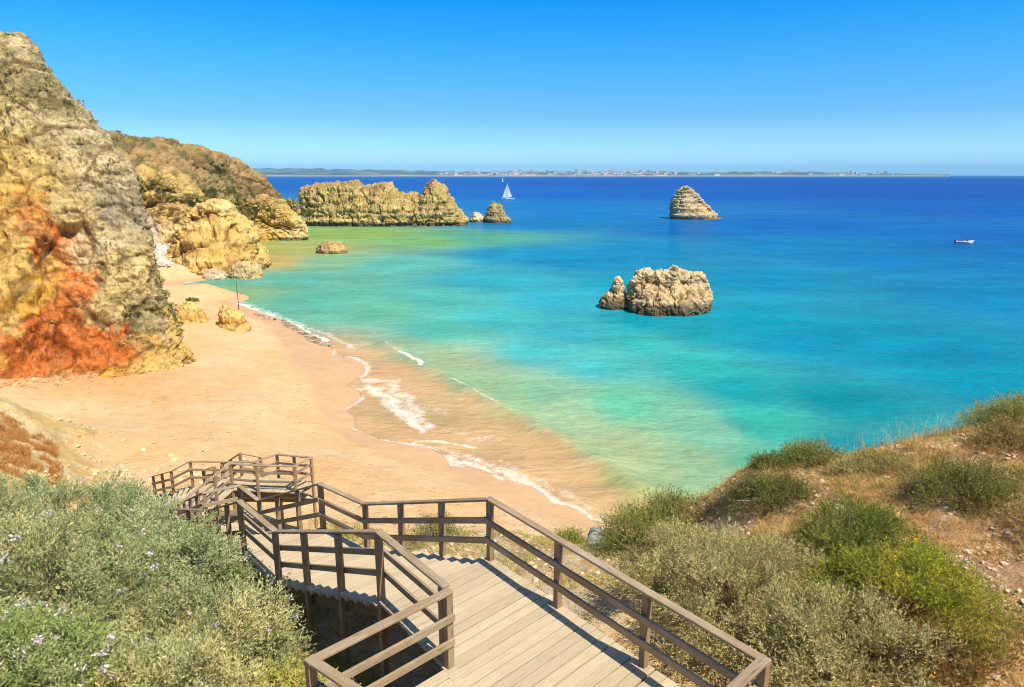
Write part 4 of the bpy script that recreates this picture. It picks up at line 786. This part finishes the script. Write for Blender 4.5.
stones('foot_debris', np.array([P(u, 376-(u/190)*14+rng.normal()*4+6, 46+u*.065+rng.normal()*.8)[:2] for u in rng.uniform(-40, 190, 420)]), .16, [(.56, .30, .13), (.50, .22, .09), (.60, .42, .20)], 'orange debris fallen from the cliff onto the sand')
pe = np.array([PZ(150+rng.uniform(0, 22)+rng.normal()*2, rng.uniform(228, 258), 2.5+rng.uniform(0, 1.5))[:2] for _ in range(700)]); stones('pale_pebbles', pe, .35, [(.72, .58, .50), (.66, .50, .42)], 'bank of pale pinkish pebbles in the cove behind the cliff')
# wrack line
wl = [(250, 313), (268, 318), (285, 322), (298, 329), (309, 335), (318, 340), (326, 344)]; wlp = np.array([PZ(u, v, .25)[:2] for u, v in wl]); tt = rng.beta(1.6, 1, 800)*(len(wl)-1-1e-6); i = tt.astype(int)
wlpts = wlp[i]+(wlp[i+1]-wlp[i])*(tt-i)[:, None]+rng.normal(size=(800, 2))*.32; k = fbm(np.column_stack([wlpts*.7, wlpts[:, 0]*0]), 2) > -.12
stones('wrack_line', wlpts[k], .125, [(.15, .12, .08), (.28, .22, .16), (.42, .34, .26)], 'dark line of stones and seaweed left along the wet sand', 'seaweed')

# scrub on the cliff and the headland
def dress(objname, n, size, pal, lab, cond, per=14, seed=0, name='scrub', squash=.6):
    ob = bpy.data.objects[objname]; me = ob.data; V = np.empty(len(me.vertices)*3, np.float32); me.vertices.foreach_get('co', V); V = V.reshape(-1, 3).astype(float)
    N = np.empty(len(V)*3, np.float32); me.vertices.foreach_get('normal', N); N = N.reshape(-1, 3).astype(float)
    wgt = cond(V, N); wgt = wgt/wgt.sum(); j = rng.choice(len(V), n, p=wgt); s = size*np.exp(rng.normal(size=n)*.5)
    c = np.repeat(V[j], per, 0); ss = np.repeat(s, per); d = unit(n*per); d[:, 2] = np.abs(d[:, 2])*.9+.1; c = c+d*ss[:, None]*rng.uniform(.2, 1, (n*per, 1))*[1, 1, squash]
    ld = d*.6+unit(n*per)*.6; ld /= np.linalg.norm(ld, axis=1)[:, None]; k = len(pal); hue = rng.dirichlet(np.full(k, .5), n)
    V2, Fc, C_ = leaves(c, ld, ss*.55, ss*.34, pick(pal, n*per, .15, np.repeat(hue, per, 0))); return tag(mesh_np(name, V2, Fc, M['leaf'], {'Col': C_}, False), lab, 'scrub', kind='stuff')
def c1_(V, N): return (smooth(.35, .9, N[:, 2]+fbm(V*.3, 3)*.6)+.03)*(smooth(9, 26, V[:, 2])+np.exp(-(((V[:, 0]+31)/4)**2+((V[:, 1]-57)/5)**2+((V[:, 2]-6)/4)**2))*.8)*(V[:, 2] > 4)*(V[:, 2] < 32)*(np.abs(N[:, 1]) < 2)
dress('sea_cliff', 1500, .18, [(.36, .29, .13), (.24, .23, .08), (.46, .36, .18), (.16, .18, .05)], 'brown and olive scrub clinging to the upper cliff', c1_, per=22)
def c2_(V, N): return smooth(.45, .8, N[:, 2]+fbm(V*.1, 3)*.4)*smooth(7, 13, V[:, 2])*(V[:, 1] < 225)*(V[:, 0] > -130)
dress('scrubby_headland', 7000, .50, [(.50, .36, .17), (.30, .27, .09), (.58, .44, .23), (.16, .20, .05), (.40, .28, .13), (.24, .30, .08)], 'dry brown scrub covering the top of the headland', c2_, per=16)

def bush_on(lab, u, v, D, rx, rz, pal, n=400, leaf=(.3, .14), L=.8, grp=None):
    p = P(u, v, D); o = shrub(lab, p[0], p[1], rx, rx*.8, rz, pal, nsp=n, leaf=leaf, per=7, L=L, sink=0, group=grp); o.location = p; return o
DG = [(.06, .11, .025), (.10, .15, .04)]
bush_on('dark round bush highest on the headland, left of its bright green neighbour', 115, 141, 187, 3.4, 2.0, DG)
bush_on('bright green low bush on the headland beside the dark round one', 127, 149, 183, 4.6, 2.0, [(.16, .26, .03), (.10, .16, .03)])
bush_on('dark flat bush under the bright green one on the headland', 132, 155, 178, 3.4, 1.6, DG)
bush_on('dark bush growing on top of the yellow cliff face next to the big cliff', 133, 187, 157, 2.6, 1.6, DG)
bush_on('grey green bush above the hollow yellow outcrop', 199, 199, 166, 4.0, 3.4, [(.20, .23, .12), (.12, .15, .07)], 600)
bush_on('dark olive bush on the middle of the headland slope', 197, 177, 180, 3.6, 2.0, [(.12, .13, .05), (.17, .16, .08)])
bush_on('dark round bush right of the olive bush on the headland slope', 214, 172, 186, 3.0, 2.2, [(.07, .08, .04), (.12, .12, .05)])
bush_on('olive green bush in the gully above the cave', 238, 196, 187, 4.2, 2.4, [(.15, .16, .07), (.20, .19, .10)], 500)
bush_on('upper green bush on the rounded sandstone hump on the beach', 191, 302.5, 77, .75, .35, [(.16, .22, .06), (.22, .26, .08)], 160, (.12, .06), .3)
bush_on('lower green bush on the rounded sandstone hump on the beach', 189, 310, 75, .65, .5, [(.16, .22, .06), (.22, .26, .08)], 180, (.12, .06), .3)
bush_on('green bush low on the right edge of the big cliff', 152, 329, 57, .8, .7, [(.18, .22, .07), (.11, .14, .05)], 220, (.12, .06), .3)
bush_on('dark bush on the lower slope of the big cliff', 130, 318, 56, .7, .8, [(.12, .13, .06), (.18, .17, .08)], 220, (.12, .06), .3)
bush_on('olive bush hanging on the right edge of the big cliff', 144, 267, 59.5, .7, .5, [(.20, .22, .06), (.14, .15, .05)], 160, (.12, .06), .3)

# ------------------------------------------------------------------ small things
M['white'] = plain('boat_white', (.80, .80, .78), .35); M['sail'] = plain('sail_cloth', (.82, .84, .86), .8); M['blue'] = plain('blue_canvas', (.02, .07, .30), .7); M['navy'] = plain('navy_hull', (.015, .03, .09), .4)
M['metal'] = plain('metal', (.5, .5, .5), .4, .8); M['glass'] = plain('windscreen', (.05, .08, .10), .1); M['pipe'] = plain('grey_pipe', (.33, .34, .37), .7); M['pole'] = plain('dark_pole', (.06, .06, .08), .6); M['red'] = plain('orange_gear', (.6, .12, .04), .6)
def hull(parent, L, B, Hh, mat, name='hull', sheer=.15, deckm=None):
    st = 22; rows = []
    for i in range(st):
        t = i/(st-1); w_ = B/2*(1-max(0, (t-.45)/.55)**2.2)*(.82+.18*min(1, t*3)); w_ = max(w_, .02); zt = Hh*(1+sheer*t*t*2); x = L*(t-.5)
        prof = [(0, -.3*Hh), (w_*.55, -.22*Hh), (w_*.86, .1*Hh), (w_, .6*Hh), (w_*1.02, zt), (w_*.90, zt+.03), (w_*.85, zt-.08*Hh), (0, zt-.06*Hh)]
        rows.append([(x+(.06*L*(zz/Hh) if i == st-1 else 0), -yy, zz) for yy, zz in prof]+[(x+(.06*L*(zz/Hh) if i == st-1 else 0), yy, zz) for yy, zz in prof[::-1]])
    g = np.array(rows); n_ = g.shape[1]; f = grid_faces(st, n_, True); V = g.reshape(-1, 3)
    c0 = V[:n_].mean(0); V = np.vstack([V, c0]); f2 = [[(k+1) % n_, k, len(V)-1, len(V)-1] for k in range(n_)]
    m_ = bpy.data.meshes.new(name); m_.from_pydata(V.tolist(), [], f.tolist()+[q[:3] for q in f2]); m_.materials.append(mat); m_.update()
    o = bpy.data.objects.new(name, m_); col.objects.link(o); o.parent = parent; return o
def prism(name, pts, thick, mat, parent, axis=1):
    """extrude an outline in the xz plane by a thickness along y"""
    n = len(pts); V = [(x, -thick/2, z) for x, z in pts]+[(x, thick/2, z) for x, z in pts]; Fc = [list(range(n))[::-1], list(range(n, 2*n))]+[[i, (i+1) % n, n+(i+1) % n, n+i] for i in range(n)]
    m_ = bpy.data.meshes.new(name); m_.from_pydata(V, [], Fc); m_.materials.append(mat); m_.update(); m_.polygons.foreach_set('use_smooth', [False]*len(m_.polygons)); o = bpy.data.objects.new(name, m_); col.objects.link(o); o.parent = parent; return o
p = PZ(508, 199.5, 0); sb = empty('sailboat', p, R(172)); sb.scale = (.72,)*3; tag(sb, 'white sailboat with raised blue white sails beyond the long rock island', 'sailboat')
hull(sb, 12.5, 3.6, 1.3, M['white'])
tubes('mast', [((.8, 0, 1.2), (.8, 0, 17.0), .16, .1)], M['metal'], sb); tubes('boom', [((.8, 0, 2.6), (-4.4, 0, 2.5), .1, .08)], M['metal'], sb); tubes('forestay', [((6.2, 0, 1.6), (.9, 0, 16.5), .05, .05)], M['metal'], sb)
tubes('backstay', [((-6.0, 0, 1.6), (.8, 0, 16.8), .07, .07)], M['metal'], sb)
prism('mainsail', [(.6, 2.9), (.6, 16.3), (-.6, 11.5), (-2.6, 6.5), (-4.2, 2.9)][::-1], .06, M['sail'], sb); prism('foresail', [(6.0, 2.0), (1.1, 14.5), (1.3, 6), (1.6, 2.4)], .05, M['sail'], sb)
prism('cabin', [(-2, 1.2), (-1.6, 2.0), (2.0, 2.0), (3.0, 1.3)], 2.0, M['white'], sb)
p = PZ(503, 181.5, 0); s2_ = empty('sailboat', p, R(40)); s2_.scale = (.5,)*3; tag(s2_, 'tiny white sail far out near the horizon, left of the town', 'sailboat'); hull(s2_, 14, 4, 1.4, M['white']); prism('mainsail', [(0, 2), (0, 22), (-6, 2)], .1, M['sail'], s2_); tubes('mast', [((.2, 0, 1), (.2, 0, 23), .2, .12)], M['metal'], s2_)
p = PZ(964, 243, 0); mb = empty('motorboat', p, R(-14)); mb.scale = (.78,)*3; tag(mb, 'small white motorboat with a blue canopy alone on the sea at the right', 'boat')
hull(mb, 5.3, 2.0, .62, M['navy'] if False else M['white'], sheer=.25)
prism('windscreen', [(.2, .7), (.5, 1.25), (.75, 1.25), (1.1, .8)], 1.3, M['glass'], mb); prism('canopy', [(-1.0, 1.85), (-.7, 1.98), (.4, 1.98), (.7, 1.85), (.4, 1.9), (-.7, 1.9)], 1.5, M['blue'], mb)
for sx in (-.9, .55):
    for sy in (-.7, .7): tubes('canopy_pole', [((sx, sy, .7), (sx, sy, 1.88), .03, .03)], M['metal'], mb)
prism('console', [(-.3, .3), (-.25, 1.05), (.25, 1.0), (.35, .3)], .7, M['white'], mb); prism('outboard_engine', [(-3.0, -.2), (-3.05, 1.1), (-2.6, 1.15), (-2.62, -.2)], .4, M['navy'], mb); prism('bench', [(-2.0, .3), (-2.0, .7), (-1.5, .7), (-1.5, .3)], 1.4, M['red'], mb)
prism('hull_stripe', [(-2.5, .12), (-2.5, .3), (1.0, .3), (1.0, .12)], 2.01, M['navy'], mb)
# pipe
pp = P(594, 549, 13.9); pp[2] = H(pp[0], pp[1])-.06; pd = np.array([.25, .50, .22]); pd /= np.linalg.norm(pd); s_ = np.cross(pd, [0, 0, 1]); s_ /= np.linalg.norm(s_); t_ = np.cross(s_, pd); V = []; Fq = []
prof = [(-1.0, .235), (.30, .235), (.30, .255), (.42, .255), (.42, .20), (.30, .19), (-.9, .19)]; ns = 36
for a_, r_ in prof:
    for k in range(ns): q_ = 2*math.pi*k/ns; V.append(pp+pd*a_+r_*(math.cos(q_)*s_+math.sin(q_)*t_))
o = mesh_np('drain_pipe', V, grid_faces(len(prof), ns, True), M['pipe'], None, False); tag(o, 'grey drain pipe sticking out of the crest behind the deck railing', 'pipe')
# pole on the beach
p = PZ(239, 311, .9); pr = empty('beach_pole', p); tag(pr, 'slim dark pole standing on the sand by the fluted rock', 'pole'); tubes('shaft', [((0, 0, -.3), (0, 0, 3.9), .035, .03)], M['pole'], pr); tubes('sleeve', [((0, 0, .0), (0, 0, 1.2), .06, .06)], M['pole'], pr); tubes('float', [((0, 0, 2.2), (0, 0, 2.7), .055, .055)], M['blue'], pr)
# gulls
def gull(u, v, D, lab, rz):
    p = P(u, v, D); V = []; st = [(-.34, .0, .02), (-.24, .02, .05), (-.1, .04, .10), (.06, .05, .12), (.16, .09, .10), (.20, .17, .055), (.23, .22, .06), (.28, .23, .045), (.36, .21, .008)]
    for x, z, r in st:
        for k in range(10): a = 2*math.pi*k/10; V.append((x, r*math.cos(a)*.85, .2+z+r*math.sin(a)))
    rt = empty('seagull', p, rz); tag(rt, lab, 'bird'); rt.scale = (1.15,)*3
    mesh_np('body', V, grid_faces(len(st), 10, True), M['white'], None, True, rt)
    for s in (-1, 1):
        w_ = [(x, s*(.075+.03*(1-abs(i-2)/2)), .2+z) for i, (x, z) in enumerate([(-.42, .04), (-.25, .0), (-.05, .02), (.1, .07), (.13, .12)])]+[(x, s*(.07+.02*(1-abs(i-2)/2)), .2+z) for i, (x, z) in enumerate([(-.42, .06), (-.25, .12), (-.05, .16), (.1, .16), (.13, .14)])]
        mesh_np('wing', w_, [[i, i+1, 6+i, 5+i] for i in range(4)], M['metal'], None, True, rt); tubes('leg', [((.02, s*.04, -.05), (.02, s*.04, .18), .012, .012)], M['red'], rt)
gull(674.4, 268.2, 93.5, 'seagull standing on the highest knob of the cream rock', R(200)); gull(666, 273.4, 93.0, 'seagull sitting left of the knob on the cream rock', R(30))

# ------------------------------------------------------------------ far shore
SD = 7200
def shore(name, prof, D, depth, c0, c1, lab=None, scale=1.0, flat=None):
    us = np.linspace(prof[0][0], prof[-1][0], 420); vs = np.interp(us, [q[0] for q in prof], [q[1] for q in prof]); rows = []
    for u, v in zip(us, vs):
        h = max(P(u, v, D+depth*.5)[2], .5)*(1+.10*math.sin(u*.31)*math.sin(u*.07+1)); a = [P(u, 174, D)[:2], P(u, 174, D+depth*.2)[:2], P(u, 174, D+depth*.5)[:2], P(u, 174, D+depth)[:2]]
        rows.append([(*a[0], -2), (*a[0], min(3, h)), (*a[1], h*.45), (*a[2], h), (*a[3], -2)])
    g = cat(np.array(rows), 26, 1); p = g.reshape(-1, 3); k = smooth(-.2, .4, fbm(p/420, 4)); p[:, 2] += fbm(p/500, 4)*12*(p[:, 2] > 8)
    c = np.array(c0)+(np.array(c1)-np.array(c0))*k[:, None]; sandk = (1-smooth(3, 9, p[:, 2]))[:, None]; c = c+(np.array([.60, .50, .36])-c)*sandk
    o = mesh_np(name, p, grid_faces(*g.shape[:2]), M['hill'], {'Col': c}); o['kind'] = 'structure'; return o
m = NT('far_land'); m.l(m.attr('Col'), m.b.inputs['Base Color']); m.b.inputs['Roughness'].default_value = 1; M['hill'] = m.m
shore('far_hills', [(120, 169.5), (250, 168.3), (300, 168.5), (360, 169.5), (430, 171), (500, 172), (560, 173), (640, 173.4)], 9600, 2400, (.11, .14, .09), (.20, .20, .13))
shore('far_coast', [(120, 173), (250, 172.6), (400, 172.6), (450, 172.2), (520, 171.8), (600, 171.6), (660, 171.6), (700, 172.4), (760, 172), (800, 172.2), (860, 172.8), (900, 173.6), (950, 174.2)], SD, 1500, (.08, .10, .05), (.25, .21, .13))
proto = []
for k in range(3):
    bx = empty('town_building'); sx, sy, sz = [(60, 25, 15), (36, 24, 26), (90, 22, 10)][k]
    V = [(-sx/2, -sy/2, -6), (sx/2, -sy/2, -6), (sx/2, sy/2, -6), (-sx/2, sy/2, -6)]+[(-sx/2, -sy/2, sz), (sx/2, -sy/2, sz), (sx/2, sy/2, sz), (-sx/2, sy/2, sz)]
    mesh_np('wall', V, [[0, 1, 5, 4], [1, 2, 6, 5], [2, 3, 7, 6], [3, 0, 4, 7], [4, 5, 6, 7]], plain('town_wall', [(.74, .70, .64), (.62, .53, .45), (.8, .78, .74)][k], .9), None, False, bx)
    if k != 1: mesh_np('roof', [(-sx/2-1, -sy/2-1, sz+.1), (sx/2+1, -sy/2-1, sz+.1), (sx/2+1, sy/2+1, sz+.1), (-sx/2-1, sy/2+1, sz+.1), (-sx/2, 0, sz+5), (sx/2, 0, sz+5)], [[0, 1, 5, 4], [2, 3, 4, 5], [1, 2, 5, 5][:3]+[5], [3, 0, 4, 4]], plain('town_roof', (.42, .20, .13), .9), None, False, bx)
    proto.append(bx)
spots = []
for _ in range(150):
    u = rng.choice([rng.normal(545, 45), rng.normal(620, 40), rng.normal(500, 30), rng.uniform(440, 720), rng.uniform(740, 900)]); spots.append((u, rng.uniform(0, 1)))
spots = [s for s in spots if 435 < s[0] < 905]
hb = bpy.data.objects['far_coast'].data; hv = np.empty(len(hb.vertices)*3, np.float32); hb.vertices.foreach_get('co', hv); hv = hv.reshape(-1, 3)
for i, (u, t) in enumerate(spots):
    p = P(u, 173, SD+60+t*560); k = int(rng.integers(3)) if rng.random() < .8 else 1; j = np.argmin(np.hypot(hv[:, 0]-p[0], hv[:, 1]-p[1])); z = max(3, hv[j, 2]-1)
    src = proto[k]; first = 'used' not in src
    r = src if first else src.copy()
    if first: src['used'] = 1
    else:
        col.objects.link(r)
        for ch in list(src.children): c = ch.copy(); col.objects.link(c); c.parent = r
    r.location = (p[0], p[1], z); r.rotation_euler = (0, 0, rng.uniform(-.5, .5)); r.scale = (1, 1, rng.uniform(.45, 1.05))
    tag(r, 'pale building in the town strung along the far shore', 'building', 'buildings of the distant town')
for q in proto:
    if 'used' in q: del q['used']

# ------------------------------------------------------------------ air
m = bpy.data.materials.new('air'); m.use_nodes = True; t_ = m.node_tree; t_.nodes.remove(t_.nodes['Principled BSDF']); pv = t_.nodes.new('ShaderNodeVolumePrincipled')
pv.inputs['Color'].default_value = (.14, .60, 1, 1); pv.inputs['Density'].default_value = 5.5e-5; pv.inputs['Anisotropy'].default_value = .0; t_.links.new(pv.outputs[0], t_.nodes['Material Output'].inputs['Volume'])
hx = 13500; zt = 170.; zb = -10.5; V = [(x, y, z_) for z_ in (zb, zt) for x, y in ((-hx, -200), (hx, -200), (hx, hx), (-hx, hx))]
o = mesh_np('haze', V, [[3, 2, 1, 0], [4, 5, 6, 7], [0, 1, 5, 4], [1, 2, 6, 5], [2, 3, 7, 6], [3, 0, 4, 7]], m, None, False); tag(o, kind='stuff')
